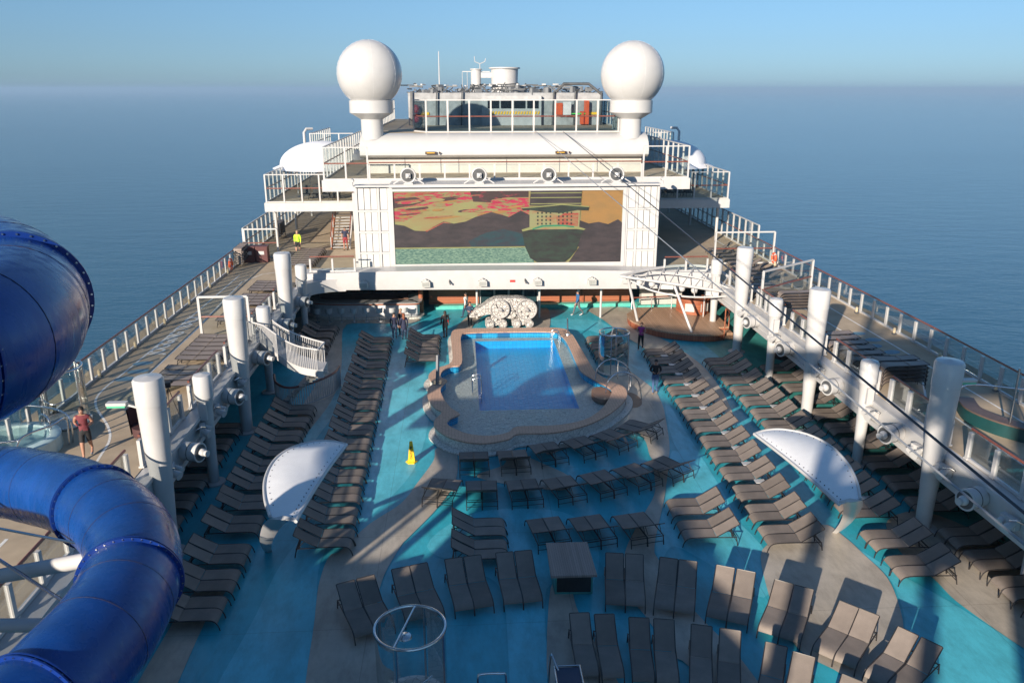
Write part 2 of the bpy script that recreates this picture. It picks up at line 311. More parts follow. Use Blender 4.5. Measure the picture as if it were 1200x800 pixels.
PAINT={
 'P1':[(-14.81, 54.85), (-6.86, 54.35), (-6.77, 52.85), (-10.5, 53.08), (-11.0, 52.09), (-10.95, 50.52), (-10.12, 44.09), (-9.88, 41.02), (-9.95, 38.21), (-10.37, 35.06), (-10.58, 33.65), (-11.04, 35.1), (-11.25, 37.73), (-11.11, 41.35), (-11.48, 44.17), (-13.2, 49.18)],
 'P2':[(-3.59, 32.5), (-3.58, 29.67), (-4.25, 27.47), (-5.19, 25.45), (-5.45, 24.85), (-5.88, 23.07), (-5.94, 21.48), (-5.61, 20.04), (-5.36, 19.1), (-5.2, 16.0), (-7.12, 16.0), (-7.74, 20.96), (-7.91, 22.96), (-7.82, 24.35), (-7.47, 24.7), (-6.72, 26.37), (-5.65, 27.89), (-5.09, 29.61), (-4.53, 31.54), (-4.42, 32.82)],
 'P3':[(-0.56, 22.03), (0.06, 21.99), (0.18, 20.59), (0.88, 16.31), (-1.06, 16.43)],
 'P4':[(4.89, 31.46), (5.59, 31.58), (4.55, 27.93), (3.33, 24.41), (3.25, 23.35), (3.5, 21.33), (3.87, 19.96), (4.37, 18.32), (4.61, 16.0), (3.74, 16.0), (2.82, 18.24), (2.55, 18.68), (2.13, 20.47), (1.81, 21.89), (2.25, 24.1), (3.5, 26.66), (4.28, 28.37)],
 'P5':[(5.52, 43.41), (6.69, 39.85), (6.74, 37.75), (6.45, 35.54), (5.59, 31.41), (4.78, 31.12), (4.89, 33.15), (4.37, 34.44), (2.79, 33.37), (1.11, 32.3), (0.32, 31.91), (1.0, 34.4), (3.8, 36.3), (4.2, 39.5)],
 'P6':[(-3.98, 48.97), (-3.56, 51.83), (-2.73, 54.54), (-1.12, 57.2), (-0.54, 56.72), (-2.16, 53.41), (-3.07, 49.3)],
 'P7':[(1.37, 50.92), (2.43, 50.85), (2.92, 56.02), (1.78, 57.06)],
 'P8':[(5.86, 55.84), (9.04, 55.64), (8.9, 50.06), (9.77, 46.87), (10.39, 43.11), (10.32, 39.37), (9.73, 35.33), (9.45, 36.44), (9.43, 38.55), (8.87, 41.47), (8.15, 44.48), (7.68, 47.0), (7.21, 48.64), (6.42, 52.66)],
 'P9':[(6.92, 23.81), (8.32, 24.55), (9.75, 25.34), (10.12, 24.44), (10.26, 23.33), (10.36, 21.91), (9.91, 20.28), (9.36, 19.11), (8.22, 17.56), (7.3, 16.91), (6.86, 16.93), (6.84, 17.65), (6.16, 18.56), (6.06, 19.9), (6.23, 21.38)],
 'P10':[(12.22, 25.49), (13.97, 26.01), (15.5, 23.64), (16.5, 21.1), (13.65, 16.5), (12.65, 18.05), (12.27, 19.04), (11.87, 20.63), (11.85, 21.77), (11.66, 22.72), (11.64, 23.78)],
 'P11':[(-11.94, 19.87), (-11.69, 22.73), (-10.8, 22.67), (-10.96, 20.96), (-10.98, 17.05), (-11.87, 17.1)],
 'P12':[(-2.68, 29.84), (-1.58, 30.94), (-1.15, 32.18), (0.21, 30.83), (1.06, 29.6), (0.48, 28.54)],
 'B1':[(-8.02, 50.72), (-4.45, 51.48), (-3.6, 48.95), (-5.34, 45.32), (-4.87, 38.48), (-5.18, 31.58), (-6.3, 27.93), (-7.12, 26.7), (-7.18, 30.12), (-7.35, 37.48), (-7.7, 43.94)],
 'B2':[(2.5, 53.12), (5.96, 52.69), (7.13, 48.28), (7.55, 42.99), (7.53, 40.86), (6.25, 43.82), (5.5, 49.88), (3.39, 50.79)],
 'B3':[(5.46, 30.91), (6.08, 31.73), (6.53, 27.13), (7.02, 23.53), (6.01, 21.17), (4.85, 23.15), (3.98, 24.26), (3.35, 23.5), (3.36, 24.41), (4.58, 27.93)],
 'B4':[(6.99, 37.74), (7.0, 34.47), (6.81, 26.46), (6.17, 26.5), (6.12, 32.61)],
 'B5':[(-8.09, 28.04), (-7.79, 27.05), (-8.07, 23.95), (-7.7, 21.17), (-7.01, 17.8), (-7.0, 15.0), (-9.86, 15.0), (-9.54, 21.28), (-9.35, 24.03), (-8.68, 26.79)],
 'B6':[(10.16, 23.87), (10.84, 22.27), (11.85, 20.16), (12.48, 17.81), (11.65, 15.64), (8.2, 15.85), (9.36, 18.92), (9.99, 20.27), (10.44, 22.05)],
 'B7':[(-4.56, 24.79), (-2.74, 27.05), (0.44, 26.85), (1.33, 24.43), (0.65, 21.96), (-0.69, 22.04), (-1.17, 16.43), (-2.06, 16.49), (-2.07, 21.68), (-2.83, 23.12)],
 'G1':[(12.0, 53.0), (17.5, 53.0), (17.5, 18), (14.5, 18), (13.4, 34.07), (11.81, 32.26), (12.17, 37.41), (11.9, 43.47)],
 'L1':[(-9.88, 41.02), (-9.47, 40.6), (-9.45, 37.61), (-9.9, 34.07), (-10.25, 32.31), (-10.57, 33.2), (-10.37, 35.06), (-9.95, 38.21)],
}
zz = 0.002
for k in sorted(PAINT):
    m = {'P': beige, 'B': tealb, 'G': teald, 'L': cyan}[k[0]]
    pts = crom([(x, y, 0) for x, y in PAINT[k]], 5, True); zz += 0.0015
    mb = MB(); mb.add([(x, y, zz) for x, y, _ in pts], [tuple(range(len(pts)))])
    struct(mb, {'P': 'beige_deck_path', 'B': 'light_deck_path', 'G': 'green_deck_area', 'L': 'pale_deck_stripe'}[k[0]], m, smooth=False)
# upper decks (left and right promenades), joined by the bridge in front of the screen
for s in (-1, 1):
    xs = sorted((s * 20.0, s * 13.95))
    struct(MB().box(xs[0], xs[1], 12 if s > 0 else 6, 92, 2.75, 3.0), 'upper_deck', tan, smooth=False)
    xs = sorted((s * 13.96, s * 10.5))
    struct(MB().box(xs[0], xs[1], 54.0, 92, 2.75, 3.0), 'upper_deck', tan, smooth=False)
    mb = MB(); xs = sorted((s * 20.12, s * 19.3)); mb.box(xs[0], xs[1], 6, 92, 2.30, 2.74)
    struct(mb, 'deck_fascia', white, smooth=False)
    mb = MB(); xs = sorted((s * 18.2, s * 18.05)); mb.box(xs[0], xs[1], 6, 92, 0.0, 2.74); struct(mb, 'side_bulkhead', dgrey, smooth=False)
# painted track lines
def stripe(pts, w, z, m, name='track_line'):
    P = [Vector((x, y, 0)) for x, y in pts]; v = []; n = len(P)
    for i in range(n):
        d = (P[min(i + 1, n - 1)] - P[max(i - 1, 0)]).normalized(); q = Vector((-d.y, d.x, 0)) * w / 2
        v += [P[i] + q + Vector((0, 0, z)), P[i] - q + Vector((0, 0, z))]
    struct(MB().add(v, [(2 * i, 2 * i + 1, 2 * i + 3, 2 * i + 2) for i in range(n - 1)]), name, m, smooth=False)
linew = mat('track_line_paint', (0.78, 0.77, 0.73), 0.6, var=0.12, scale=5)
bluemk = mat('blue_foot_marks', (0.16, 0.30, 0.38), 0.6, var=0.15, scale=3)
c = crom([(-15.5, 24.6, 0), (-15.75, 26.4, 0), (-16.0, 27.8, 0), (-16.6, 29.1, 0), (-17.9, 31.2, 0), (-18.35, 32.9, 0), (-18.3, 36, 0), (-18.25, 44, 0), (-18.28, 55, 0)], 6)
stripe([(p[0], p[1]) for p in c], 0.09, 3.004, linew)
stripe([(-17.12, 33.5), (-17.2, 42), (-17.45, 48), (-17.6, 53), (-16.8, 55.2), (-15.0, 56.5)], 0.08, 3.004, linew)
stripe([(-15.9, 8), (-16.1, 21)], 0.10, 3.004, linew); stripe([(-17.9, 8), (-18.1, 21)], 0.10, 3.004, linew)
c = crom([(18.05, 66, 0), (18.05, 50, 0), (18.05, 40, 0), (18.05, 31, 0), (18.0, 26, 0)], 3); stripe([(p[0], p[1]) for p in c], 0.09, 3.004, linew)
stripe([(16.5, 62), (16.5, 45), (16.65, 38), (16.75, 33.5), (16.8, 32.1), (15.75, 30.0), (15.75, 28.2), (15.6, 25), (15.5, 18)], 0.09, 3.004, linew)
stripe([(16.0, 56), (18.0, 56)], 0.07, 3.0045, linew)
for x, y, a in ((-17.95, 36.4, .2), (-17.75, 35.3, .3), (-17.95, 34.3, .1), (17.2, 39.0, .2), (17.5, 37.9, .2), (17.0, 36.9, .1), (17.4, 35.9, .3)):
    pts = [(x + .28 * cos(a_) * 1.6, y + .30 * sin(a_) + .3 * a * cos(a_)) for a_ in [2 * pi * i / 14 for i in range(14)]]
    struct(MB().add([(q[0], q[1], 3.008) for q in pts], [tuple(range(14))]), 'blue_foot_mark', bluemk, smooth=False)
def text(body, size, loc, rot, m, name, parent=None, ext=0.002, sx=1, **tg):
    cu = bpy.data.curves.new(name, 'FONT'); cu.body = body; cu.size = size; cu.extrude = ext; cu.align_x = 'CENTER'; cu.align_y = 'CENTER'; cu.offset = 0.02 if size > .5 else 0
    o = bpy.data.objects.new(name + '_tmp', cu); S.collection.objects.link(o); bpy.context.view_layer.update()
    me = bpy.data.meshes.new_from_object(o.evaluated_get(bpy.context.evaluated_depsgraph_get())); bpy.data.objects.remove(o)
    me.materials.clear(); me.materials.append(m)
    q = bpy.data.objects.new(name, me); S.collection.objects.link(q)
    off = OFF.get(parent.name, Vector()) if parent else Vector()
    q.location = Vector(loc) - off; q.rotation_euler = rot; q.scale = (sx, 1, 1)
    if parent: q.parent = parent
    return q
o = text('JOGGING TRACK', 0.95, (-17.95, 41.2, 3.006), (0, 0, radians(91)), linew, 'track_lettering', sx=0.98)
tag(o, kind='structure')
bpy.context.view_layer.update(); o.scale = (6.9 / o.dimensions.x, 1.0, 1)
# ---------------------------------------------------------------- railings
def railing(name, label, pts, z, h=1.15, gh=None, step=1.35, pw=0.16, pd=0.11, group=None, lean=0, hr=True, kerb=True, cat='railing', gl=None, top=False, lite=False):
    P = [Vector((x, y, z)) for x, y in pts]; t_ = thing(name, label, cat, P[0], group); gh = gh or h
    up = Vector((lean, 0, 1))
    for a, b in zip(P[:-1], P[1:]):
        L = (b - a).length; n = max(1, round(L / step)); d = (b - a) / n; u = d.normalized(); ang = math.atan2(u.y, u.x)
        for i in range(n + (1 if b is P[-1] else 0)):
            q = a + d * i; mb = MB()
            mb.bar(q, q + up * (gh if (gh > h) else h - 0.14), pw if not lite else 0.07, pd)
            mb.obox(q + Vector((0, 0, 0.03)), (pw * 1.3, pd * 1.6, 0.06), ang) if not lite else None
            mb.build('post', white, t_, smooth=False)
        for i in range(n):
            q0 = a + d * i + u * (pw * .5 + .02); q1 = a + d * (i + 1) - u * (pw * .5 + .02); w = Vector((-u.y, u.x, 0)) * 0.006
            T = up * (gh - 0.06); B = up * 0.12
            v = [q0 + B - w, q1 + B - w, q1 + T - w, q0 + T - w, q0 + B + w, q1 + B + w, q1 + T + w, q0 + T + w]
            MB().add(v, [(0, 1, 2, 3), (4, 7, 6, 5), (0, 4, 5, 1), (3, 2, 6, 7)]).build('glass_panel', gl or glassm, t_, smooth=False, fix=False)
    if hr:
        MB().tube([p + up * h for p in P], 0.045, 8).build('handrail', rail_m, t_)
    if kerb:
        mb = MB()
        for a, b in zip(P[:-1], P[1:]): mb.bar(a + Vector((0, 0, .05)), b + Vector((0, 0, .05)), 0.10, 0.10)
        mb.build('kerb', white, t_, smooth=False)
    if gh > h or top:
        mb = MB()
        for a, b in zip(P[:-1], P[1:]): mb.bar(a + up * gh, b + up * gh, 0.09, 0.07)
        mb.build('top_bar', white, t_, smooth=False)
    return t_
railing('outer_railing', 'white posted glass railing with red handrail along the sea side of the left jogging track', [(-19.15, 22), (-19.35, 61)], 3.0, 1.2, pw=.18, pd=.08, step=1.35)
railing('outer_railing', 'white posted glass railing with red handrail along the sea side of the right promenade', [(18.95, 22.2), (19.3, 36), (19.35, 60)], 3.0, 1.2, pw=.18, pd=.08, step=1.38)
railing('sea_screen', 'tall white framed glass windscreen past the life ring at the far left promenade', [(-19.4, 61.1), (-19.4, 88)], 3.0, 1.15, gh=2.2, step=1.5)
railing('sea_screen', 'tall white framed glass windscreen at the far right promenade behind the loungers', [(19.4, 60.1), (19.4, 88)], 3.0, 1.15, gh=2.2, step=1.5)
LY = [(24.92, 30.1), (30.1, 35.2), (35.2, 40.3), (40.3, 45.4), (45.4, 50.5)]
ORD7 = ['nearest', 'second', 'third', 'fourth', 'fifth', 'sixth', 'farthest']
ordn = ['nearest', 'second', 'third', 'fourth', 'farthest']
for s, side in ((-1, 'left'), (1, 'right')):
    for k, (a, b) in enumerate(LY):
        railing('inner_railing', f'{ordn[k]} glass rail section between the white pillars above the {side} edge of the pool deck', [(s * 13.98, a + .55), (s * 13.98, b - .55)], 3.0, 1.12, step=1.25, group=None, pw=.22)
    railing('inner_railing', f'glass rail section in front of the nearest {side} pillar, running out of the photo', [(s * 13.98, 13), (s * 13.98, 24.3)], 3.0, 1.12, step=1.35, pw=.15)
railing('bridge_railing', 'white posted glass rail with red handrail on the bridge left of the screen', [(-13.0, 52.4), (-10.15, 52.4)], 3.72, 1.0, step=1.4, pw=.12)
railing('bridge_railing', 'white posted glass rail with red handrail on the bridge right of the screen', [(10.3, 52.4), (13.2, 52.4)], 3.42, 1.0, step=1.45, pw=.12)
# edge beams with fittings
for s, side in ((-1, 'left'), (1, 'right')):
    mb = MB(); xs = sorted((s * 13.94, s * 13.42)); mb.box(xs[0], xs[1], 13, 51.4, 2.15, 2.98)
    mb.box(*sorted((s * 13.48, s * 13.30)), 13, 51.4, 2.05, 2.25); mb.box(*sorted((s * 13.46, s * 13.34)), 13, 51.4, 2.90, 3.04)
    tag(mb.build('edge_beam', white, smooth=False), f'long white steel edge beam carrying the {side} promenade above the loungers', 'beam')
# bridge across
bt = thing('bridge', 'broad white bridge beam spanning the deck below the big screen', 'bridge', (0, 53, 2.3))
mb = MB(); n = 24
top = lambda x: 3.52 + 0.24 * (1 - (x / 13.6) ** 2) - 0.011 * x
mb.add([(x, y, z) for x in [-13.9 + 27.8 * i / n for i in range(n + 1)] for y, z in ((52.0, 2.47 - .010 * x), (51.93, 3.02), (52.0, top(x)), (53.6, top(x)), (53.6, 2.47 - .010 * x))],
       [(5 * i + j, 5 * i + (j + 1) % 5, 5 * i + 5 + (j + 1) % 5, 5 * i + 5 + j) for i in range(n) for j in range(5)] + [(0, 1, 2, 3, 4), (5 * n, 5 * n + 4, 5 * n + 3, 5 * n + 2, 5 * n + 1)])
mb.build('beam', white, bt, ang=25)
for s in (-1, 1):      # rounded haunches
    arc = [(s * (13.35 - 2.6 + 2.6 * cos(a)), 52.0 - 2.4 + 2.4 * sin(a)) for a in [pi / 2 * i / 8 for i in range(9)]]
    poly = arc + [(s * 10.75, 52.15), (s * 13.6, 52.15), (s * 13.6, 49.6)]
    MB().prism([(a, b) for a, b in arc] + [(s * 13.95, 52.0)], 2.5, 3.3 if s < 0 else 3.1).build('haunch', white, bt, ang=30)
for x in (-9.55, -5.55, -1.85, 1.75, 5.35): 
    mb = MB(); mb.box(x - .28, x + .28, 51.60, 51.92, 2.78, 3.12); mb.box(x - .2, x + .2, 51.70, 51.92, 3.12, 3.2); mb.box(x - .05, x + .05, 51.7, 51.92, 3.2, 3.28)
    f = mb.build('floodlight', mat('lamp_housing', (.5, .5, .48), .5), bt, smooth=False)
    MB().box(x - .22, x + .22, 51.585, 51.60, 2.82, 3.08).build('lamp_glass', mat('lamp_lens', (.35, .36, .34), .2), f, smooth=False)
MB().box(-.05, .28, 51.88, 51.925, 2.98, 3.12).build('red_sign', redm, bt, smooth=False)
MB().box(7.4, 7.95, 51.75, 51.92, 2.8, 3.25).build('speaker_box', white, bt, smooth=False)
for x in (-4.0, .95): MB().cyl((x, 51.95, 3.15), (x, 51.7, 3.05), .05, n=8).sph((x + .05, 51.68, 2.97), .07, 8).build('security_camera', dgrey, bt)
# pillars
def pillar(x, y, big, s, label):
    H = 6.35 if big else 4.6; r0, r1 = (.26, .475) if big else (.2, .36)
    t_ = thing('pillar', label, 'pillar', (x, y, 0))
    MB().lathe([(r0, 0.08), (r0 * 1.05, 1.2), (r0 + (r1 - r0) * .45, 3.0), (r0 + (r1 - r0) * .62, 3.6), (r0 + (r1 - r0) * .9, H - .9)], (x, y, 0), 32, sy=1.04).build('shaft', white, t_)
    cap = [(r0 + (r1 - r0) * .9 + .012, H - .9), (r1, H - .08), (r1 - .05, H), (0.001, H + (.06))]
    MB().lathe(cap, (x, y, 0), 32, sy=1.04).build('cap', whiteg, t_)
    MB().lathe([(r0 + .24, 0.0), (r0 + .24, .06), (r0 + .02, .10)], (x, y, 0), 24).build('base_plate', white, t_)
    xi = x + s * 0.2
    if big: MB().box(xi + s * .0 - .28, xi + .28, y - .06, y + .5, 2.25, 2.95).build('bracket', white, t_, smooth=False)
    MB().box(x - .14, x + .14, y - (r1 * 1.02) - .03, y - r0, H * .62, H * .62 + .7).build('access_panel', white, t_, smooth=False) if not big else None
    return t_
for s, side in ((-1, 'left'), (1, 'right')):
    for k, y in enumerate((24.92, 35.2, 45.4)):
        pillar(s * 13.2, y, True, s, f"{('nearest', 'middle', 'farthest')[k]} of the three tall white tapered pillars on the {side} side")
    for k, y in enumerate((30.1, 40.3, 50.5)):
        pillar(s * 13.25, y, False, s, f"{('nearest', 'middle', 'farthest')[k]} of the three short thin white pillars on the {side} side")
pillar(-13.2, 14.5, True, -1, 'tall white pillar hidden behind the lower slide tube')
pillar(13.2, 14.7, True, 1, 'tall white pillar just outside the lower right corner')
# stanchions under right beam
for y in (21.5, 27.5): tag(MB().cyl((14.6, y, 0), (14.6, y, 2.2), .1, n=16).build('stanchion', white, loc=(14.6, y, 0)), f"thin white post under the right beam, {'nearer' if y < 25 else 'farther'} of the two", 'post')
# spotlight pods on beams
pods = {-1: (27.5, 33.0, 38.2, 44.0, 49.0), 1: (22.4, 27.5, 32.6, 38.0, 43.0)}
for s, side in ((-1, 'left'), (1, 'right')):
    for k, y in enumerate(pods[s]):
        t_ = thing('deck_light', f"{ordn[k]} of the round white drum lights on the {side} beam", 'light', (s * 13.3, y, 2.6), f'drum lights on the {side} beam')
        c = Vector((s * 13.3, y, 2.62)); d = Vector((-s, -0.35, 0)).normalized(); e = c + d * .62
        MB().cyl(c, e, .34, .34, 28).build('housing', white, t_)
        MB().tube([e - d * .02, e + d * .05], [.36, .36], 28).build('ring', whiteg, t_)
        mb = MB(); mb.tube([e + d * .05, e + d * .055], [.30, .30], 24); mb.build('recess', dgrey, t_)
        mb = MB(); mb.sph(e + d * .12, .17, 12); mb.cyl(e + d * .1, e + d * .36, .10, .12, 12); mb.build('lamp', whiteg, t_)
        MB().tube([c + d * .3, c + d * .32], [.355, .355], 28).build('joint', dgrey, t_)
    for k, y in enumerate(sorted([q + 1.9 for q in pods[s]] + [q - 1.6 for q in pods[s][:2]])):
        t_ = thing('pipe_fitting', f"{ORD7[k]} small white bracket lamp along the {side} beam", 'fitting', (s * 13.35, y, 2.6), f'small lamp brackets on the {side} beam')
        MB().obox((s * 13.22, y, 2.62), (.2, .55, .36), .3).build('box', white, t_, smooth=False)
        mb = MB(); mb.cyl((s * 13.2, y - .18, 2.66), (s * 12.85, y - .32, 2.55), .10, .16, 14); mb.cyl((s * 13.2, y + .2, 2.66), (s * 12.9, y + .05, 2.58), .08, .13, 14); mb.build('lamp', whiteg, t_)
        mb = MB(); mb.tube([(s * 13.3, y - .5, 2.8), (s * 13.1, y - .45, 2.9), (s * 13.05, y - .2, 2.78)], .03, 8); mb.build('bracket', steel, t_)
# screen
st = thing('video_screen', 'huge outdoor screen showing a ship at sunset before mountains', 'screen', (0, 54, 3.6))
Y0 = 53.9
mb = MB(); mb.box(-7.85, 7.85, 53.92, 54.5, 3.55, 8.95); mb.build('cabinet', white, st, smooth=False)
mb = MB()
for b in ((-7.85, -7.62, 53.80, 53.918, 3.55, 8.95), (7.62, 7.85, 53.80, 53.918, 3.55, 8.95), (-7.617, 7.617, 53.80, 53.918, 3.55, 3.85), (-7.617, 7.617, 53.80, 53.918, 8.68, 8.95)): mb.box(*b)
mb.build('bezel', white, st, smooth=False)
def scr(name, c1_, c2_, scale=1.0, str_=0.16, sx=1, sz=3, p0=.4, p1=.6, c3=None):
    c1 = [q * .52 for q in c1_]; c2 = [q * .52 for q in c2_]
    m = bpy.data.materials.new(name); m.use_nodes = True; t = m.node_tree; p = t.nodes['Principled BSDF']; p.inputs['Roughness'].default_value = .5
    tc = N(m, 'ShaderNodeTexCoord'); mp = N(m, 'ShaderNodeMapping'); mp.inputs['Scale'].default_value = (sx, 1, sz); t.links.new(tc.outputs['Object'], mp.inputs[0])
    n = N(m, 'ShaderNodeTexNoise'); n.inputs['Scale'].default_value = scale; n.inputs['Detail'].default_value = 8; n.inputs['Roughness'].default_value = .7; t.links.new(mp.outputs[0], n.inputs[0])
    r = N(m, 'ShaderNodeValToRGB'); r.color_ramp.elements[0].color = (*c1, 1); r.color_ramp.elements[1].color = (*c2, 1); r.color_ramp.elements[0].position = p0; r.color_ramp.elements[1].position = p1
    if c3: e = r.color_ramp.elements.new(p1 + .1); e.color = (*c3, 1)
    t.links.new(n.outputs['Fac'], r.inputs[0]); t.links.new(r.outputs[0], p.inputs['Base Color']); t.links.new(r.outputs[0], p.inputs['Emission Color']); p.inputs['Emission Strength'].default_value = str_; p.inputs['Specular IOR Level'].default_value = .2
    return m
sk = scr('screen_sky_image', (.36, .27, .13), (.33, .33, .15), .5, sz=2); hill = scr('screen_hill_image', (.055, .05, .055), (.085, .07, .075), .7)
wat = scr('screen_water_image', (.06, .15, .14), (.26, .40, .30), 5, sx=1, sz=4); pink = scr('screen_cloud_image', (.50, .05, .10), (.30, .27, .13), 1.6, sz=4, p0=.48, p1=.54)
dk = scr('screen_dark_cloud_image', (.085, .06, .06), (.42, .07, .10), 1.4, sz=4, p0=.55, p1=.66); hull = scr('screen_hull_image', (.045, .045, .045), (.05, .075, .06), 1.0); sup = scr('screen_ship_image', (.33, .33, .17), (.38, .22, .12), .9, p0=.5)
red = scr('screen_red_image', (.42, .06, .06), (.36, .22, .12), 2); grn = scr('screen_green_image', (.03, .35, .18), (.05, .22, .15), 2); teh = scr('screen_teal_image', (.03, .085, .10), (.055, .06, .075), .8)
yl = scr('screen_yellow_image', (.33, .36, .15), (.3, .3, .14), 2); orng = scr('screen_orange_image', (.42, .24, .09), (.36, .22, .09), .6)
# picture coordinates: u 0..1200, v 0..407 of a tracing -> metres
def uv(u, v): return (-7.62 + (u - 8) / 1164 * 15.24, 8.68 - (v - 12) / 362 * 4.83)
ly = [0]
def pic(name, pts, m, sub=None):
    ly[0] += 1; y = 53.917 - .0014 * ly[0]
    P = [uv(*p) for p in pts]
    MB().add([(a, y, b) for a, b in P], [tuple(range(len(P)))]).build(name, m, st, smooth=False, fix=False)
pic('image_sky', [(8, 12), (1172, 12), (1172, 374), (8, 374)], sk)
pic('image_sky', [(960, 14), (1170, 14), (1170, 220), (960, 220)], orng)
pic('image_cloud', [(8, 90), (60, 60), (160, 85), (250, 60), (330, 70), (420, 60), (400, 20), (260, 14), (8, 20)], pink)
pic('image_cloud', [(410, 95), (520, 40), (690, 50), (695, 125), (600, 150), (540, 130), (480, 110)], pink)
pic('image_cloud', [(8, 110), (90, 70), (180, 90), (120, 130), (60, 160), (8, 165)], pink)
pic('image_cloud', [(395, 14), (690, 14), (690, 45), (560, 45), (520, 70), (410, 65)], dk)
pic('image_cloud', [(8, 48), (120, 40), (170, 60), (110, 80), (8, 95)], dk)
rc_ = random.Random(21)
for i in range(46):
    u = rc_.uniform(20, 640); v_ = rc_.uniform(22, 150) - (u / 900) * 20; w_ = rc_.uniform(18, 70); h_ = rc_.uniform(2, 7); pts = [(u + w_ * cos(q) * (1 + .25 * rc_.random()), v_ + h_ * sin(q) * (1 + .5 * rc_.random()) - .10 * w_ * cos(q)) for q in [2 * pi * j / 9 for j in range(9)]]
    if min(q[0] for q in pts) > 10 and min(q[1] for q in pts) > 14: pic('image_cloud', pts, (pink, red, sk, dk, orng)[i % 5])
pic('image_hills', [(8, 172), (60, 180), (110, 205), (165, 208), (215, 182), (260, 160), (310, 172), (370, 162), (420, 140), (500, 116), (560, 132), (590, 142), (650, 110), (700, 135), (950, 160), (1000, 178), (1050, 170), (1100, 182), (1150, 158), (1172, 175), (1172, 295), (8, 295)], hill)
pic('image_hills', [(380, 260), (470, 220), (560, 200), (680, 230), (690, 285), (400, 290)], teh)
pic('image_ridge_glow', [(165, 207), (215, 184), (262, 162), (300, 172), (258, 168), (215, 190), (172, 211)], red)
pic('image_water', [(8, 292), (700, 292), (720, 374), (8, 374)], wat)
pic('image_dark_water', [(960, 285), (1172, 285), (1172, 374), (900, 374)], hill)
pic('image_shore', [(8, 290), (700, 290), (700, 296), (8, 296)], yl)
pic('image_ship_hull', [(655, 205), (980, 205), (960, 240), (940, 310), (905, 352), (880, 372), (735, 372), (700, 350), (672, 290)], hull)
pic('image_ship_house', [(695, 100), (955, 100), (950, 205), (695, 205)], sup)
pic('image_ship_glow', [(830, 145), (880, 122), (945, 125), (945, 190), (840, 188)], red)
pic('image_ship_rail', [(655, 205), (700, 192), (760, 185), (860, 183), (935, 190), (985, 205), (975, 210), (900, 200), (780, 197), (700, 206), (660, 215)], yl)
pic('image_ship_green', [(710, 200), (760, 184), (860, 182), (925, 190), (925, 197), (860, 190), (765, 192), (712, 206)], grn)
pic('image_ship_upper', [(700, 14), (960, 14), (955, 85), (695, 85)], hill)
pic('image_ship_wing', [(650, 95), (700, 90), (780, 84), (860, 80), (940, 88), (1000, 92), (995, 112), (940, 110), (860, 124), (780, 120), (700, 108), (660, 108)], hull)
for v in (22, 45, 75): pic('image_ship_line', [(700, v), (960, v), (960, v + 4), (700, v + 4)], yl)
pic('image_ship_line', [(650, 95), (800, 84), (860, 78), (1000, 92), (1000, 96), (860, 84), (800, 90), (650, 100)], yl)
P = []
mbw = MB(); ly[0] += 1
for r_ in range(4):
    for cidx in range(9):
        if cidx == 4: continue
        u, v = 733 + cidx * 21.5, 118 + r_ * 18; a, b = uv(u, v), uv(u + 8, v + 9); y = 53.917 - .0014 * ly[0]
        mbw.add([(a[0], y, b[1]), (b[0], y, b[1]), (b[0], y, a[1]), (a[0], y, a[1])], [(0, 1, 2, 3)])
mbw.build('image_ship_windows', hull, st, smooth=False, fix=False)
# grille below the screen
mb = MB(); mb.box(-7.8, 7.8, 54.25, 54.35, 3.0, 3.55); 
mb.build('back_panel', cream, st, smooth=False)
for k, x in enumerate((-5.9, -2.2, 1.6, 5.3)):
    mb = MB(); mb.box(x - .22, x + .22, 53.6, 54.24, 3.3, 3.62); mb.box(x - .32, x + .32, 53.7, 54.2, 3.62, 3.72) if False else None
    mb.build('support', white, st, smooth=False)
# lattice towers either side
perf = mat('perforated_white_panel', (.55, .55, .54), .6, var=.06, scale=30)
for s, side in ((-1, 'left'), (1, 'right')):
    t_ = thing('lattice_tower', f'white framed tower of perforated panels on the {side} of the big screen', 'tower', (s * 8.9, 54, 3.2))
    x0, x1 = sorted((s * 7.9, s * 10.0)); zs = [3.25, 4.62, 6.02, 7.42, 8.98]
    mb = MB()
    xm = x0 + (x1 - x0) * (.32 if s > 0 else .68)
    for x in (x0, xm, x1): mb.box(x - .08, x + .08, 53.85, 54.05, 3.25, 9.0)
    for z in zs: 
        for a, b in ((x0 + .082, xm - .082), (xm + .082, x1 - .082)): mb.box(a, b, 53.87, 54.03, z - .07, z + .07)
    mb.build('frame', white, t_, smooth=False)
    for i in range(4):
        for a, b in ((x0 + .085, xm - .085), (xm + .085, x1 - .085)):
            n_ = max(1, round((b - a) / .45)); mb = MB()
            for q in range(n_): mb.box(a + (b - a) * q / n_ + .02, a + (b - a) * (q + 1) / n_ - .02, 53.93, 53.96, zs[i] + .09, zs[i + 1] - .09)
            mb.build('perforated_panel', perf, t_, smooth=False)
    MB().box(x0, x1, 54.2, 54.3, 3.3, 8.9).build('back_plate', mat('pale_back_plate', (.45, .45, .45), .7), t_, smooth=False)
    MB().box(x0 - .1, x1 + .1, 53.6, 54.6, 9.0, 9.1).build('top_plate', white, t_, smooth=False)
    mb = MB(); mb.cyl((s * 10.15, 53.5, 9.1), (s * 10.15, 53.5, 9.35), .06, n=8); mb.cyl((s * 10.15, 53.35, 9.42), (s * 10.15, 53.7, 9.42), .11, .13, 12); mb.build('lamp', whiteg, t_)
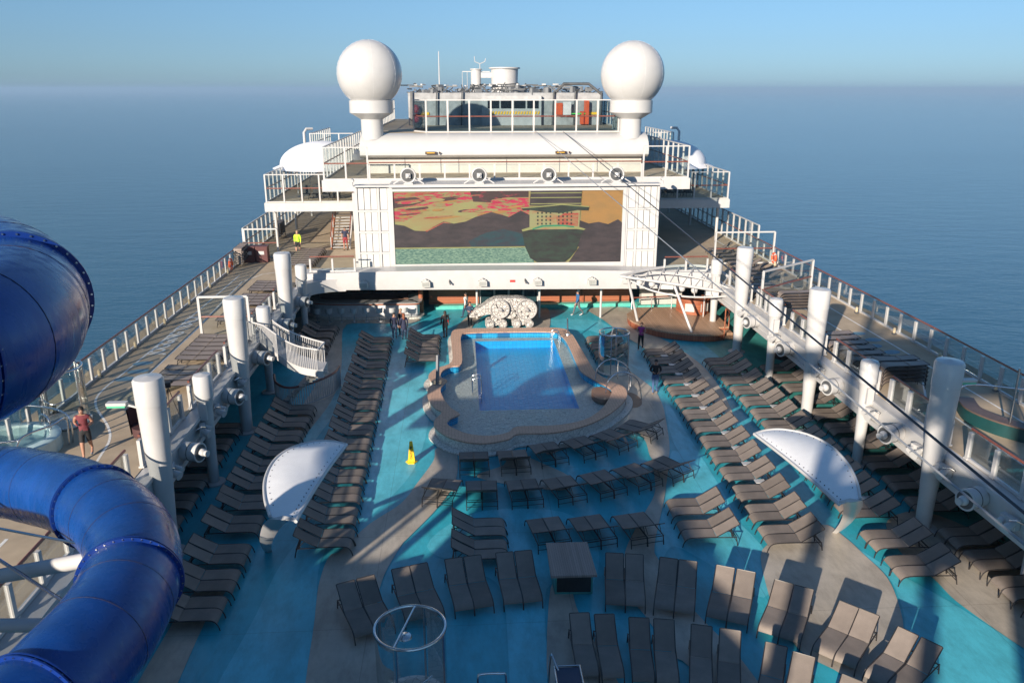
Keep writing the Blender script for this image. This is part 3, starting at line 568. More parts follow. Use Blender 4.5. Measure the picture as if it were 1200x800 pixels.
# screen top catwalk with round lights
mb = MB(); mb.box(-10.2, 10.4, 53.4, 56.0, 8.96, 9.12) if False else None
MB().box(-7.8, 7.8, 53.45, 55.9, 8.98, 9.16).build('top_ledge', white, st, smooth=False)
for k, x in enumerate((-6.55, -1.95, 2.6, 7.1)):
    t_ = thing('round_lamp', f"{('leftmost', 'second from left', 'third from left', 'rightmost')[k]} of four round drum lamps above the big screen", 'lamp', (x, 53.8, 9.16), 'drum lamps above the screen')
    c = Vector((x, 53.7, 9.72))
    MB().cyl(c + Vector((0, .35, 0)), c, .46, .5, 28).build('drum', white, t_)
    mb = MB(); mb.tube([c + Vector((.46 * cos(a), -.03, .46 * sin(a))) for a in [2 * pi * i / 28 for i in range(28)]], .06, 8, closed=True); mb.build('ring', whiteg, t_)
    MB().cyl(c + Vector((0, -.012, 0)), c + Vector((0, -.02, 0)), .4, n=24).build('recess', dgrey, t_)
    MB().obox(c + Vector((0, -.14, 0)), (.30, .22, .3)).sph(c + Vector((0, -.2, 0)), .15, 10).build('lamp_head', whiteg, t_)
    mb = MB(); mb.bar((x - .3, 53.9, 9.6), (x - 1.0, 53.9, 9.17), .07, .07); mb.bar((x + .3, 53.9, 9.6), (x + 1.0, 53.9, 9.17), .07, .07); mb.build('brace', white, t_, smooth=False)
    MB().box(x - .3, x + .3, 53.5, 54.1, 9.165, 9.25).build('foot', white, t_, smooth=False)
# ---------------------------------------------------------------- superstructure above and behind the screen
hb = thing('front_deckhouse', 'white stepped deckhouse carrying the screen, rails and radar domes', 'deckhouse', (0, 60, 3))
MB().box(-10.4, 10.4, 55.0, 90, 3.0, 8.44).build('lower_block', white, hb, smooth=False)
mb = MB(); mb.box(-12.5, 12.7, 56.0, 90, 8.45, 9.2); mb.build('middle_deck', white, hb, smooth=False)
MB().box(-12.3, 12.5, 56.2, 90, 9.203, 9.212).build('middle_deck_floor', tan, hb, smooth=False)
MB().box(-9.95, 10.2, 60.5, 90, 9.214, 11.0).build('middle_wall', cream, hb, smooth=False)
prof = [(60.0, 10.35), (59.75, 10.55), (59.7, 10.9), (59.95, 11.4), (60.45, 11.8), (61.2, 12.0), (90, 12.0), (90, 11.02), (60.46, 11.02), (60.46, 10.35)]
mb = MB(); mb.add([(x, y, z) for x in (-10.3, 10.55) for y, z in prof], [tuple(range(10)), tuple(range(10, 20))[::-1]] + [(i, (i + 1) % 10, 10 + (i + 1) % 10, 10 + i) for i in range(10)])
mb.build('curved_fascia', whiteg, hb, ang=40)
MB().box(-9.9, 10.1, 61.3, 90, 12.004, 12.015).build('top_deck_floor', tan, hb, smooth=False)
for x in (-7.2, -4.6, -3.3, .2, 4.1, 6.9): MB().box(x - .02, x + .02, 60.44, 60.495, 9.25, 10.34).build('panel_joint', greym, hb, smooth=False)
MB().box(-9.9, 10.1, 60.47, 60.495, 9.78, 9.80).build('panel_joint', greym, hb, smooth=False)
for k, x in ((0, -5.1), (1, 4.25)):
    t_ = thing('arrow_sign', f"small dark direction sign with arrow on the white fascia, {('left', 'right')[k]} one", 'sign', (x, 59.6, 10.9))
    MB().box(x - .55, x + .25, 59.55, 59.60, 10.62, 10.80).build('plate', mat('sign_brown', (.06, .035, .03), .4), t_, smooth=False)
    MB().xprism([(x + .42, 10.60), (x + .42, 10.82), (x + .58, 10.71)], 59.55, 59.60).build('arrow', mat('sign_brown', (0, 0, 0)), t_, smooth=False)
    MB().box(x - .45, x + .12, 59.545, 59.55, 10.69, 10.73).build('sign_line', yellow, t_, smooth=False)
railing('deckhouse_railing', 'low white glass rail with red handrail behind the round lamps above the screen', [(-9.3, 56.15), (9.3, 56.15)], 9.2, 1.15, step=1.75, lite=True)
railing('deckhouse_windscreen', 'tall glass windscreen at the left end of the deck above the screen', [(-9.4, 56.15), (-12.35, 56.15), (-12.35, 84)], 9.2, 1.1, gh=2.15, step=1.45, lite=True)
railing('deckhouse_windscreen', 'tall glass windscreen at the right end of the deck above the screen', [(9.4, 56.15), (12.55, 56.15), (12.55, 84)], 9.2, 1.1, gh=2.15, step=1.45, lite=True)
railing('top_windscreen', 'tall tinted glass windscreen with white posts on the top deck between the domes', [(-6.6, 63.5), (-5.6, 61.6), (8.6, 61.6), (9.0, 66)], 12.01, 1.15, gh=2.3, step=1.5, pw=.12, gl=glassd)
railing('top_windscreen', 'side rail of the top deck beyond the left radar dome', [(-9.9, 63.5), (-9.9, 88)], 12.01, 1.1, gh=2.0, step=1.6, lite=True)
railing('top_windscreen', 'side rail of the top deck beyond the right radar dome', [(10.1, 63.5), (10.1, 88)], 12.01, 1.1, gh=2.0, step=1.6, lite=True)
for s, side in ((-1, 'left'), (1, 'right')):
    x = -9.45 if s < 0 else 9.35
    t_ = thing('radar_dome', f'big white ball shaped radar dome on the {side} above the screen', 'radar dome', (x, 60.9, 11.9))
    MB().lathe([(.79, -.4), (.79, 1.0)], (x, 60.9, 12), 40).build('stem', whiteg, t_)
    MB().lathe([(.79, 1.0), (1.50, 1.42), (1.55, 1.45), (1.55, 2.28), (1.42, 2.32)], (x, 60.9, 12), 48).build('collar', whiteg, t_)
    R_ = 2.28; zc = 4.1; b0 = math.asin(-(zc - 2.32) / R_ + .0)
    MB().lathe([(max(1e-4, R_ * cos(a)), zc + R_ * sin(a)) for a in [b0 + (pi / 2 - b0) * i / 26 for i in range(27)]], (x, 60.9, 12), 64).build('ball', whiteg, t_)
    mb = MB()
    for k in range(8):
        a0 = 2 * pi * k / 8 + .2; mb.tube([(x + (R_ + .002) * cos(b) * cos(a0), 60.9 + (R_ + .002) * cos(b) * sin(a0), 12 + zc + (R_ + .002) * sin(b)) for b in [b0 + (pi / 2 - b0) * i / 14 for i in range(15)]], .009, 4)
    mb.build('seam', mat('dome_seam', (.6, .6, .6), .5), t_)
# side wing platforms
for s, side in ((-1, 'left'), (1, 'right')):
    t_ = thing('wing_platform', f'white wing platform standing out over the {side} promenade', 'platform', (s * 15, 64.5, 5.9))
    x0, x1 = sorted((s * 18.45, s * 10.45)); MB().box(x0, x1, 64.5, 90, 5.92, 6.6).build('slab', white, t_, smooth=False)
    MB().box(x0 + .1, x1 - .1, 64.6, 90, 6.603, 6.615).build('floor', tan, t_, smooth=False)
    for y in (66, 74, 82): MB().cyl((s * 18.0, y, 3), (s * 18.0, y, 5.9), .12, n=12).build('column', white, t_)
    railing('wing_windscreen', f'white framed glass windscreen round the {side} wing platform', [(s * 11.4, 64.7), (s * 18.3, 64.7), (s * 18.3, 88)], 6.6, 1.1, gh=2.15, step=1.5, pw=.13)
    mb = MB(); cx = s * 15.2; mb.lathe([(3.5 * cos(a), 2.0 * sin(a)) if a < pi / 2 else (1e-3, 2.0) for a in [pi / 2 * i / 14 for i in range(15)]], (cx, 73.5, 8.75), 40, sx=1.05)
    mb.lathe([(4.1, -.25), (3.5, 0)], (cx, 73.5, 8.75), 40, sx=1.05)
    t2 = thing('fabric_tent', f'white dome shaped fabric shade on the {side} wing platform', 'tent', (cx, 73.5, 6.6))
    mb.build('roof', mat('tent_fabric', (.80, .81, .84), .6, var=.02), t2, ang=60)
    for k in range(6):
        a = 2 * pi * k / 6; MB().cyl((cx + 3.5 * cos(a), 73.5 + 3.4 * sin(a), 6.6), (cx + 3.5 * cos(a), 73.5 + 3.4 * sin(a), 8.75), .05, n=8).build('pole', white, t2)
    for k in range(4):
        xx = s * (13.2 + k * .8); 
        c_ = thing('dark_lounge_chair', f"{ordn[k]} dark lounge chair from the deckhouse on the {side} wing platform", 'chair', (xx, 66.6, 6.6), f'dark chairs on the {side} wing platform')
        MB().box(xx - .3, xx + .3, 66.2, 67.0, 6.9, 7.05).build('seat', black, c_, smooth=False); MB().obox((xx, 67.05, 7.35), (.6, .1, .7)).build('backrest', black, c_, smooth=False)
        for dx in (-.26, .26):
            for dy in (-.36, .36): MB().cyl((xx + dx, 66.6 + dy, 6.615), (xx + dx, 66.6 + dy, 6.9), .025, n=6).build('leg', black, c_)
# stair to the left wing
t_ = thing('wing_stair', 'white open stair with red handrails beside the left screen tower', 'stair', (-12.6, 64, 3))
mb = MB()
for i in range(17): mb.box(-13.35, -12.05, 64.0 + i * .24, 64.27 + i * .24, 3.12 + i * .2, 3.17 + i * .2)
mb.build('treads', white, t_, smooth=False)
for x in (-13.42, -11.98):
    MB().bar((x, 63.9, 3.0), (x, 68.1, 6.5), .08, .3).build('stringer', redwood if x < -13 else white, t_, smooth=False)
    MB().tube([(x, 63.9, 4.0), (x, 68.1, 7.5)], .045).build('handrail', rail_m, t_)
    for i in range(6): MB().cyl((x, 63.9 + i * .8, 3.1 + i * .67), (x, 63.9 + i * .8, 4.0 + i * .67), .03, n=8).build('baluster', white, t_)
# ropes course and mast far back
t_ = thing('ropes_course', 'grey ropes course building cluttered with dark trusses on the top deck', 'ropes course', (0, 74, 12))
MB().box(-7.6, 9.5, 74, 86, 12.02, 14.75).build('block', greym, t_, smooth=False)
MB().box(-1.2, 4.0, 73.5, 73.98, 12.02, 14.5).build('control_room', mat('light_grey_paint', (.42, .43, .44), .5), t_, smooth=False)
for i in range(4): MB().box(-.7 + i * 1.15, .3 + i * 1.15, 73.45, 73.495, 13.45, 14.1).build('window', mat('dark_window', (.01, .012, .016), .1), t_, smooth=False)
for i in range(18):
    x = -.6 + i * .25; MB().xprism([(x, 12.95), (x + .14, 12.95), (x + .22, 13.2), (x + .08, 13.2)], 73.44, 73.49).build('hazard_stripe', yellow, t_, smooth=False)
for x in (-6.6, 8.2): MB().box(x, x + .8, 73.9, 73.99, 12.9, 13.12).build('hazard_stripe', yellow, t_, smooth=False)
for x, w in ((-6.9, .5),): 
    for z in (12.3, 13.1): MB().sph((x, 73.6, z + .3), .3, 12, sz=1.3).build('punch_bag', mat('red_vinyl', (.6, .04, .06), .4), t_)
for x, z0, z1, w in ((5.6, 12.9, 13.9, .45), (8.0, 12.1, 14.1, .3), (7.6, 12.1, 13.2, .2)): MB().obox((x, 73.6, (z0 + z1) / 2), (w, .5, z1 - z0), .2).build('orange_pad', orange, t_, smooth=False)
MB().box(5.9, 6.6, 73.3, 73.35, 12.9, 14.0).build('notice_board', mat('notice_white', (.7, .65, .65), .6), t_, smooth=False)
MB().box(6.6, 8.2, 73.4, 73.45, 12.95, 13.05).build('green_strip', mat('green_strip', (.1, .6, .1), .4), t_, smooth=False)
mb = MB(); rnd = random.Random(4)
for i in range(150):
    x = rnd.uniform(-7.8, 9.4); y = rnd.uniform(74, 86); hgt = 14.75 + rnd.random() * 1.0 * (1 - abs((x - 1) / 12)); mb.bar((x, y, 14.7), (x + rnd.uniform(-.8, .8), y + rnd.uniform(-.8, .8), hgt), .07, .07)
for i in range(60):
    x = rnd.uniform(-7.8, 8.8); y = rnd.uniform(74, 84); z = 14.9 + rnd.random() * .6; mb.bar((x, y, z), (x + rnd.uniform(-1.6, 1.6), y + rnd.uniform(-1, 1), z + rnd.uniform(-.1, .1)), .06, .10)
mb.build('truss', dgrey, t_, smooth=False)
mb = MB()
for i in range(26): x = rnd.uniform(-7.5, 9.2); mb.obox((x, rnd.uniform(74, 80), 14.85 + rnd.random() * .3), (rnd.uniform(.15, .9), .3, rnd.uniform(.2, .7)), rnd.random())
mb.build('equipment', mat('mid_grey_kit', (.2, .21, .22), .5), t_, smooth=False)
mb = MB()
for i in range(20): x = rnd.uniform(-7.5, 9.2); mb.obox((x, rnd.uniform(74, 80), 15.3 + rnd.random() * .2), (rnd.uniform(.1, .4), .2, rnd.uniform(.05, .14)), rnd.random())
mb.build('fitting', white, t_, smooth=False)
for x in (-7.4, -5.2, -3.0, 5.0, 6.9, 9.2): MB().bar((x, 73.7, 12.02), (x + .1, 73.7, 14.9), .12, .12).build('truss_post', dgrey, t_, smooth=False)
mb = MB(); mb.tube([(5.2, 74, 14.7), (6.0, 74, 15.5), (8.2, 74, 15.5), (9.4, 74, 14.6)], .12, 6); mb.build('arch', dgrey, t_)
t_ = thing('radar_mast', 'white drum shaped mast with small arms rising behind the ropes course', 'mast', (1.1, 86, 12))
MB().lathe([(1.35, 0), (1.35, 3.0), (1.75, 3.02), (1.75, 3.12), (1.35, 3.14), (1.4, 4.7), (1.6, 4.72), (1.6, 4.85), (1.0, 4.88), (.001, 4.88)], (1.5, 87, 12.3), 32).build('drum', white, t_, ang=30)
MB().lathe([(.5, 0), (.5, 4.6), (.62, 4.62), (.62, 4.72), (.001, 4.72)], (-1.4, 87, 12.3), 20).build('side_drum', white, t_, ang=30)
mb = MB(); mb.bar((-2.8, 87, 16.75), (0, 87, 16.75), .08, .08); mb.bar((-1.4, 87, 16.4), (.5, 87, 16.4), .3, .5)
for x in (-2.8, -2.3, -1.9): mb.cyl((x, 87, 14.8), (x, 87, 16.7), .025, n=6)
mb.tube([(-1.0 - .55, 87, 18.2), (-1.5, 87, 17.7), (-1.0, 87, 17.5), (-.5, 87, 17.7), (-.4, 87, 18.0)], .04, 6); mb.cyl((-1, 87, 16.9), (-1, 87, 17.5), .04, n=6); mb.build('antenna_arm', white, t_)
tag(MB().cyl((-5.1, 85, 14.3), (-5.1, 85, 18.6), .07, .04, 8).build('whip_antenna', white, loc=(-5.1, 85, 14.3)), 'thin white whip antenna behind the left end of the ropes course', 'antenna')

for s, side in ((-1, 'left'), (1, 'right')):
    x0, x1 = sorted((s * 12.75, s * 16.9)); t_ = thing('rear_terrace', f'white raised terrace behind the {side} fabric tent', 'terrace', (s * 15, 77, 8.6))
    MB().box(x0, x1, 77, 90, 8.6, 9.2).build('slab', white, t_, smooth=False)
    railing('terrace_windscreen', f'white posted windscreen on the raised terrace behind the {side} tent', [(s * 12.9, 77.1), (s * 16.8, 77.1), (s * 16.8, 89)], 9.2, 1.1, gh=2.0, step=1.2, lite=True)
    MB().tube([(s * 17.3, 77, 8.0), (s * 17.3, 77, 11.3), (s * 17.1, 77.2, 11.6), (s * 16.6, 77.5, 11.6)], .12, 8).build('vent_pipe', white, t_)
# ---------------------------------------------------------------- rooms behind the pool deck, under the bridge
struct(MB().box(-20, 20, 54.35, 92, 2.45, 2.745), 'ceiling_slab', white, smooth=False)
def wall(name, label, mb, m, cat='wall', loc=(0, 57, 0)): return tag(mb.build(name, m, smooth=False, loc=loc), label, cat)
wall('wood_wall', 'red wood plank wall left of the glass doors under the bridge', MB().box(-5.6, -2.0, 56.95, 57.3, .25, 2.44), redwood)
wall('wood_wall', 'red wood plank wall right of the glass doors behind the life ring', MB().box(2.35, 9.0, 56.95, 57.3, .25, 2.44), redwood)
wall('low_step', 'mint green painted step below the wood wall left of the doors', MB().box(-5.2, -2.0, 56.35, 57.28, 0.0, .26), mint, 'step')
wall('low_step', 'mint green painted step below the wood wall right of the doors', MB().box(2.35, 9.0, 56.35, 57.28, 0.0, .26), mint, 'step')
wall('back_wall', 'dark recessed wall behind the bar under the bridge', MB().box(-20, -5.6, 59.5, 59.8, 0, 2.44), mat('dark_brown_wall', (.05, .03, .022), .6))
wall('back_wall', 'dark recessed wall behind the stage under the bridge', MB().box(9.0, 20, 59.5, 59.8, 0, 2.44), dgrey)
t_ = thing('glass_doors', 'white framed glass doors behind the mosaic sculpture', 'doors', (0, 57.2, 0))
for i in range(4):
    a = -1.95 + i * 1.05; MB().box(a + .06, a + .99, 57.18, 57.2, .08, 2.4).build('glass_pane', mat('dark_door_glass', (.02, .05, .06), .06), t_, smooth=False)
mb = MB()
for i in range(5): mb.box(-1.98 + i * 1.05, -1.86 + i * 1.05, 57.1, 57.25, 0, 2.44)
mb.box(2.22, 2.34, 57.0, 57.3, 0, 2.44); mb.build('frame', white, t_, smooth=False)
for k, (x, y) in enumerate(((-2.2, 53.8), (2.09, 53.8), (6.3, 53.5))):
    tag(MB().cyl((x, y, 0), (x, y, 2.32), .075, n=16).build('thin_column', white, loc=(x, y, 0)), f"thin white column {('left of the mosaic sculpture', 'right of the mosaic sculpture', 'between the walking man and the stage')[k]}", 'column')
t_ = thing('oval_sign', 'dark blue oval sign half hidden under the bridge on the wood wall', 'sign', (-3.5, 56.9, 2.0))
pts = [(-3.5 + .92 * cos(a), 2.12 + .42 * sin(a)) for a in [2 * pi * i / 32 for i in range(32)]]
MB().xprism(pts, 56.90, 56.948).build('rim', white, t_, smooth=False)
MB().xprism([(-3.5 + (x + 3.5) * .93, 2.12 + (z - 2.12) * .9) for x, z in pts], 56.88, 56.899).build('plate', navy, t_, smooth=False)
tag(MB().box(-5.55, -4.75, 56.86, 56.94, 1.75, 2.3).build('menu_board', mat('menu_white', (.6, .65, .63), .4), smooth=False, loc=(-5.1, 56.9, 1.75)), 'pale menu board on the wood wall beside the bar', 'board')
tag(MB().cyl((-6.1, 55.4, 0), (-6.1, 55.4, 2.44), .17, n=20).build('wood_column', redwood, loc=(-6.1, 55.4, 0)), 'round red wood column at the right end of the bar', 'column')
def lifering(x, y, z, ang, label):
    t_ = thing('life_ring', label, 'life ring', (x, y, z)); R_ = .32; u = Vector((cos(ang), sin(ang), 0)); c = Vector((x, y, z))
    pts = [c + u * R_ * cos(a) + Vector((0, 0, R_ * sin(a))) for a in [2 * pi * i / 32 for i in range(32)]]
    MB().tube(pts, .085, 10, closed=True).build('ring', orange, t_)
    for k in range(4):
        MB().tube([c + u * R_ * cos(a) + Vector((0, 0, R_ * sin(a))) for a in [pi / 2 * k + .5 + .1 * j for j in range(4)]], .089, 10).build('band', white, t_)
lifering(5.55, 56.8, 1.72, 0, 'orange life ring on the wood wall beside the walking man')
lifering(-19.05, 55.9, 3.6, pi / 2, 'orange life ring on the far left outer railing')
lifering(19.0, 55.6, 3.6, pi / 2, 'orange life ring on the far right outer railing')
tag(MB().box(4.85, 6.35, 56.80, 56.94, 2.05, 2.3).build('sign_panel', navy, smooth=False, loc=(5.6, 56.9, 2.05)), 'blue sign panel above the life ring under the bridge', 'sign')
tag(MB().box(5.52, 5.6, 56.75, 56.94, .27, 1.38).build('ring_post', redwood, smooth=False, loc=(5.55, 56.85, .27)), 'short post below the life ring', 'post')
# bar
t_ = thing('bar_counter', 'curved white bar counter with red wood edge under the bridge', 'bar', (-9.6, 54.6, 0))
cv = crom([(-14.1, 58.0, 0), (-14.0, 56.0, 0), (-13.4, 54.95, 0), (-12.2, 54.45, 0), (-10.5, 54.3, 0), (-8.5, 54.25, 0), (-6.7, 54.2, 0), (-6.25, 54.45, 0), (-6.2, 55.2, 0), (-6.3, 56.6, 0)], 5)
def ribbon(cv, w0, w1, z0, z1):
    P = [Vector(p) for p in cv]; n = len(P); a = []; b = []
    for i in range(n):
        d = (P[min(i + 1, n - 1)] - P[max(i - 1, 0)]).normalized(); q = Vector((d.y, -d.x, 0)); a.append(P[i] + q * w0); b.append(P[i] + q * w1)
    v = []
    for i in range(n): v += [(a[i].x, a[i].y, z0), (b[i].x, b[i].y, z0), (b[i].x, b[i].y, z1), (a[i].x, a[i].y, z1)]
    f = [(4 * i + j, 4 * i + (j + 1) % 4, 4 * i + 4 + (j + 1) % 4, 4 * i + 4 + j) for i in range(n - 1) for j in range(4)] + [(0, 1, 2, 3), (4 * n - 4, 4 * n - 1, 4 * n - 2, 4 * n - 3)]
    return MB().add(v, f)
ribbon(cv, -.1, .02, 0, 1.0).build('front', mat('bar_front_white', (.66, .66, .66), .4), t_, ang=50)
ribbon(cv, -.75, .22, 1.08, 1.14).build('top', mat('grey_granite', (.38, .38, .38), .25, var=.2, scale=30), t_, ang=50)
ribbon(cv, -.6, .235, 1.0, 1.078).build('edge', redwood, t_, ang=50)
ribbon(cv, -.02, .32, 0.0, .12).build('plinth', mosaic, t_, ang=50)
t_ = thing('back_bar', 'dark back bar with counter, taps and screens behind the bar counter', 'back bar', (-9.6, 58, 0))
MB().box(-13.5, -6.4, 57.6, 58.4, 0, 1.0).build('cabinet', mat('brown_cabinet', (.12, .06, .04), .5), t_, smooth=False)
MB().box(-13.6, -6.3, 57.5, 58.5, 1.0, 1.06).build('worktop', steel, t_, smooth=False)
MB().box(-9.3, -8.3, 57.8, 58.3, 1.06, 1.95).build('drinks_machine', black, t_, smooth=False); MB().box(-9.15, -8.5, 57.78, 57.8, 1.72, 1.88).build('yellow_label', yellow, t_, smooth=False)
MB().box(-12.4, -10.6, 59.3, 59.4, 1.2, 2.1).build('shelf_panel', mat('shelf_brown', (.14, .06, .04), .5), t_, smooth=False)
for i in range(14): MB().cyl((-12.3 + i * .25, 58.2, 1.06), (-12.3 + i * .25, 58.2, 1.32), .04, .02, 8).build('bottle', mat(('bottle_green', 'bottle_amber')[i % 2], ((.02, .08, .03), (.15, .06, .01))[i % 2], .1), t_)
for j, (x, y) in enumerate([(-13.75, 53.9), (-13.0, 53.45)] + [(-12.2 + .84 * i, 53.42) for i in range(7)]):
    b_ = thing('bar_stool', ['leftmost', 'second', 'third', 'fourth', 'fifth', 'sixth', 'seventh', 'eighth', 'rightmost'][j] + ' white bucket bar stool from the left pillar along the bar', 'bar stool', (x, y, 0), 'white bar stools along the bar')
    MB().lathe([(.2, 0), (.2, .03), (.03, .05)], (x, y, 0), 16).build('foot', steel, b_); MB().cyl((x, y, .04), (x, y, .62), .03, n=10).build('stem', steel, b_)
    mb = MB(); mb.lathe([(.001, .62), (.2, .63), (.24, .70), (.24, .74)], (x, y, 0), 18); mb.build('seat', whiteg, b_)
    mb = MB(); mb.lathe([(.24, .72), (.26, 1.0), (.23, 1.0), (.22, .74)], (x, y, 0), 14, a0=pi * 1.02, a1=pi * 1.98); mb.build('backrest', whiteg, b_)
# stage
t_ = thing('stage', 'raised half round wooden stage with red wood fascia right of the pool', 'stage', (10.8, 50.5, 0))
so_ = crom([(7.95, 52.6, 0), (7.85, 51.4, 0), (8.15, 50.2, 0), (9.1, 48.7, 0), (10.6, 47.75, 0), (12.3, 47.4, 0), (13.1, 47.7, 0)], 6) + [(13.1, 49.0, 0), (13.9, 49.1, 0), (14.0, 52.0, 0), (12.8, 54.2, 0), (9.0, 54.2, 0)]
MB().prism([(x, y) for x, y, _ in so_], .40, .50).build('floor', teak, t_, smooth=False)
c = Vector((10.8, 51)); MB().prism([(c.x + (x - c.x) * .985, c.y + (y - c.y) * .985) for x, y, _ in so_], 0.03, .398).build('fascia', redvert, t_, smooth=False)
for i in range(2): MB().box(13.12, 13.9 - .02 * i, 47.8 + i * .45, 48.98, 0.02 + .0, .18 + i * .16).build('step', teak, t_, smooth=False)
MB().tube([(13.15, 47.7, 1.3), (13.9, 49.2, 1.4), (14.1, 50.5, 1.45), (13.9, 52.2, 1.45)], .05, 8).build('handrail', rail_m, t_)
for x, y in ((13.15, 47.75), (13.9, 49.2), (14.08, 50.5), (13.9, 52.1)): MB().cyl((x, y, .02), (x, y, 1.32), .04, n=8).build('rail_post', redwood, t_)
MB().tube([(8.5, 53.6, 1.35), (11.3, 53.9, 1.35)], .05, 8).build('handrail', rail_m, t_)
for x in (8.5, 9.9, 11.3): MB().cyl((x, 53.75, .5), (x, 53.75, 1.33), .035, n=8).build('rail_post', steel, t_)
dj = thing('stage_booth', 'curved red wood booth with cream panels standing on the stage', 'booth', (12.6, 52.6, .5))
bc = crom([(11.55, 53.3, 0), (11.8, 52.3, 0), (12.7, 51.9, 0), (13.5, 52.4, 0), (13.7, 53.3, 0)], 4); ribbon(bc, -.1, .04, .505, 1.5).build('front', redwood, dj, ang=60); ribbon(bc, -.45, .1, 1.5, 1.56).build('top', redwood, dj, ang=60)
MB().obox((12.1, 52.02, 1.0), (.62, .03, .55), -.35).build('cream_panel', cream, dj, smooth=False); MB().obox((13.1, 52.02, 1.0), (.62, .03, .55), .45).build('cream_panel', cream, dj, smooth=False)
wc = thing('white_counter', 'long white counter at the back of the stage', 'counter', (10.6, 55.5, 0)); MB().box(9.5, 12.4, 55.2, 55.9, .45, 1.5).build('body', cream, wc, smooth=False); MB().box(9.4, 12.5, 55.1, 56, 1.5, 1.56).build('top', white, wc, smooth=False); MB().box(9.2, 12.8, 54.9, 56, 0, .44).build('plinth', mint, wc, smooth=False)
MB().lathe([(.001, .25), (.5, .18), (.6, 0)], (10.2, 55.5, 1.56), 14, sy=.5).build('blue_towels', mat('blue_cloth', (.08, .16, .42), .8), wc)
# stage canopy
t_ = thing('stage_canopy', 'white triangular truss canopy with round lamps over the stage', 'canopy', (10.5, 50, .5))
A = (6.9, 50.4, 3.62); B = (14.6, 48.6, 2.72); top_ = crom([A, (9.2, 51.9, 3.7), (11.5, 52.9, 3.7), (13.5, 52.8, 3.6), (14.3, 51.3, 3.3), B], 6)
MB().tube([A, (10.7, 49.2, 3.25), B], .09, 10).build('front_beam', white, t_); MB().tube(top_, .10, 10).build('rim', white, t_)
low = crom([(7.6, 50.5, 3.3), (9.0, 50.0, 2.72), (10.8, 49.3, 2.5), (12.6, 49.0, 2.5), (14.3, 48.8, 2.66)], 5); MB().tube(low, .06, 8).build('lower_beam', white, t_)
mb = MB()
for i in range(0, len(top_) - 1, 3):
    q = Vector(A).lerp(Vector(B), i / (len(top_) - 1)); mb.cyl(top_[i], q, .035, n=6)
for i in range(0, len(low), 3): mb.cyl(low[i], Vector(A).lerp(Vector(B), .08 + .9 * i / len(low)), .03, n=6)
mb.build('strut', white, t_)
MB().tube(crom([(8.0, 51.0, 3.5), (10.2, 51.4, 3.5), (12.4, 50.6, 3.3), (14.2, 48.9, 2.85)], 5), .05, 6).build('middle_rib', white, t_)
for i, u in enumerate((.16, .26, .38, .50, .60, .74, .86)):
    q = Vector(A).lerp(Vector(B), u) + Vector((.1, .3, -.28))
    (MB().sph(q, .22, 12) if i not in (2, 5) else MB().obox(q, (.8, .4, .3), -.2)).build('lamp' if i not in (2, 5) else 'speaker', whiteg, t_)
for p0, p1 in (((8.3, 50.8, .5), (7.45, 50.35, 3.45)), ((11.15, 48.0, .5), (10.2, 49.2, 3.2))): MB().cyl(p0, p1, .085, .085, 12).build('pole', white, t_)
MB().cyl((12.9, 51.5, .51), (12.9, 51.5, 3.5), .04, n=8).build('rear_pole', white, t_)
# ---------------------------------------------------------------- pool
OUT = [(-3.2, 49.5), (-3.9, 48.7), (-3.87, 46), (-3.85, 43.0), (-4.7, 41.9), (-5.05, 40.9), (-4.95, 40.1), (-4.75, 39.6), (-5.0, 38.9), (-5.0, 37.9), (-4.85, 37.0), (-4.55, 36.1), (-4.25, 35.6), (-4.55, 34.7), (-4.5, 33.8), (-3.75, 32.6), (-2.5, 32.0), (-1.3, 32.35), (-.8, 32.9), (.8, 32.95), (2.35, 33.7), (3.65, 35.0), (4.75, 36.8), (5.0, 38.3), (4.5, 39.3), (3.95, 40.6), (3.8, 42.5), (3.65, 46.4), (3.5, 48.2), (2.9, 49.3), (0, 49.5)]
INN = [(-2.8, 48.6), (-3.3, 47.9), (-3.3, 45.5), (-3.3, 42.6), (-3.9, 42.2), (-4.35, 41.4), (-4.38, 40.5), (-4.05, 40.0), (-4.3, 39.2), (-4.36, 38.4), (-4.15, 37.2), (-3.8, 36.1), (-3.4, 35.35), (-3.85, 34.8), (-3.93, 34.1), (-3.1, 33.1), (-2.1, 32.78), (-1.25, 33.1), (-.8, 33.72), (.9, 33.75), (2.3, 34.3), (3.3, 35.5), (4.0, 37.1), (4.25, 38.2), (3.7, 39.5), (3.15, 40.9), (3.08, 42.5), (3.05, 46), (2.8, 47.9), (2.3, 48.5), (0, 48.65)]
def cr2(P): return [(p[0], p[1]) for p in crom([(x, y, 0) for x, y in P], 4, True)]
O_, I_ = cr2(OUT), cr2(INN)
pool = thing('swimming_pool', 'large raised swimming pool with terracotta rim and deep blue centre', 'pool', (0, 40, 0))
def ring(o, i, z0, z1):
    n = len(o); v = [(p[0], p[1], z) for z in (z0, z1) for P in (o, i) for p in P]; f = []
    for k in range(n):
        q = (k + 1) % n; f += [(k, q, n + q, n + k), (2 * n + k, 2 * n + q, 3 * n + q, 3 * n + k), (k, q, 2 * n + q, 2 * n + k), (n + k, n + q, 3 * n + q, 3 * n + k)]
    return MB().add(v, f)
mix = lambda t: [(o[0] + (i[0] - o[0]) * t, o[1] + (i[1] - o[1]) * t) for o, i in zip(O_, I_)]
ring(O_, I_, .49, .56).build('coping', coping, pool, ang=50)
ring(mix(.08), mix(.5), .03, .489).build('outer_wall', mosaic, pool, ang=50)
ring(mix(.52), mix(.9), .03, .488).build('tile_band', bluetile, pool, ang=50)
li = mix(.9); v = [(x, y, .13) for x, y in li]; nI = len(v)
hole = [(HX0, HY0), (HX1, HY0), (HX1, HY1), (HX0, HY1)]
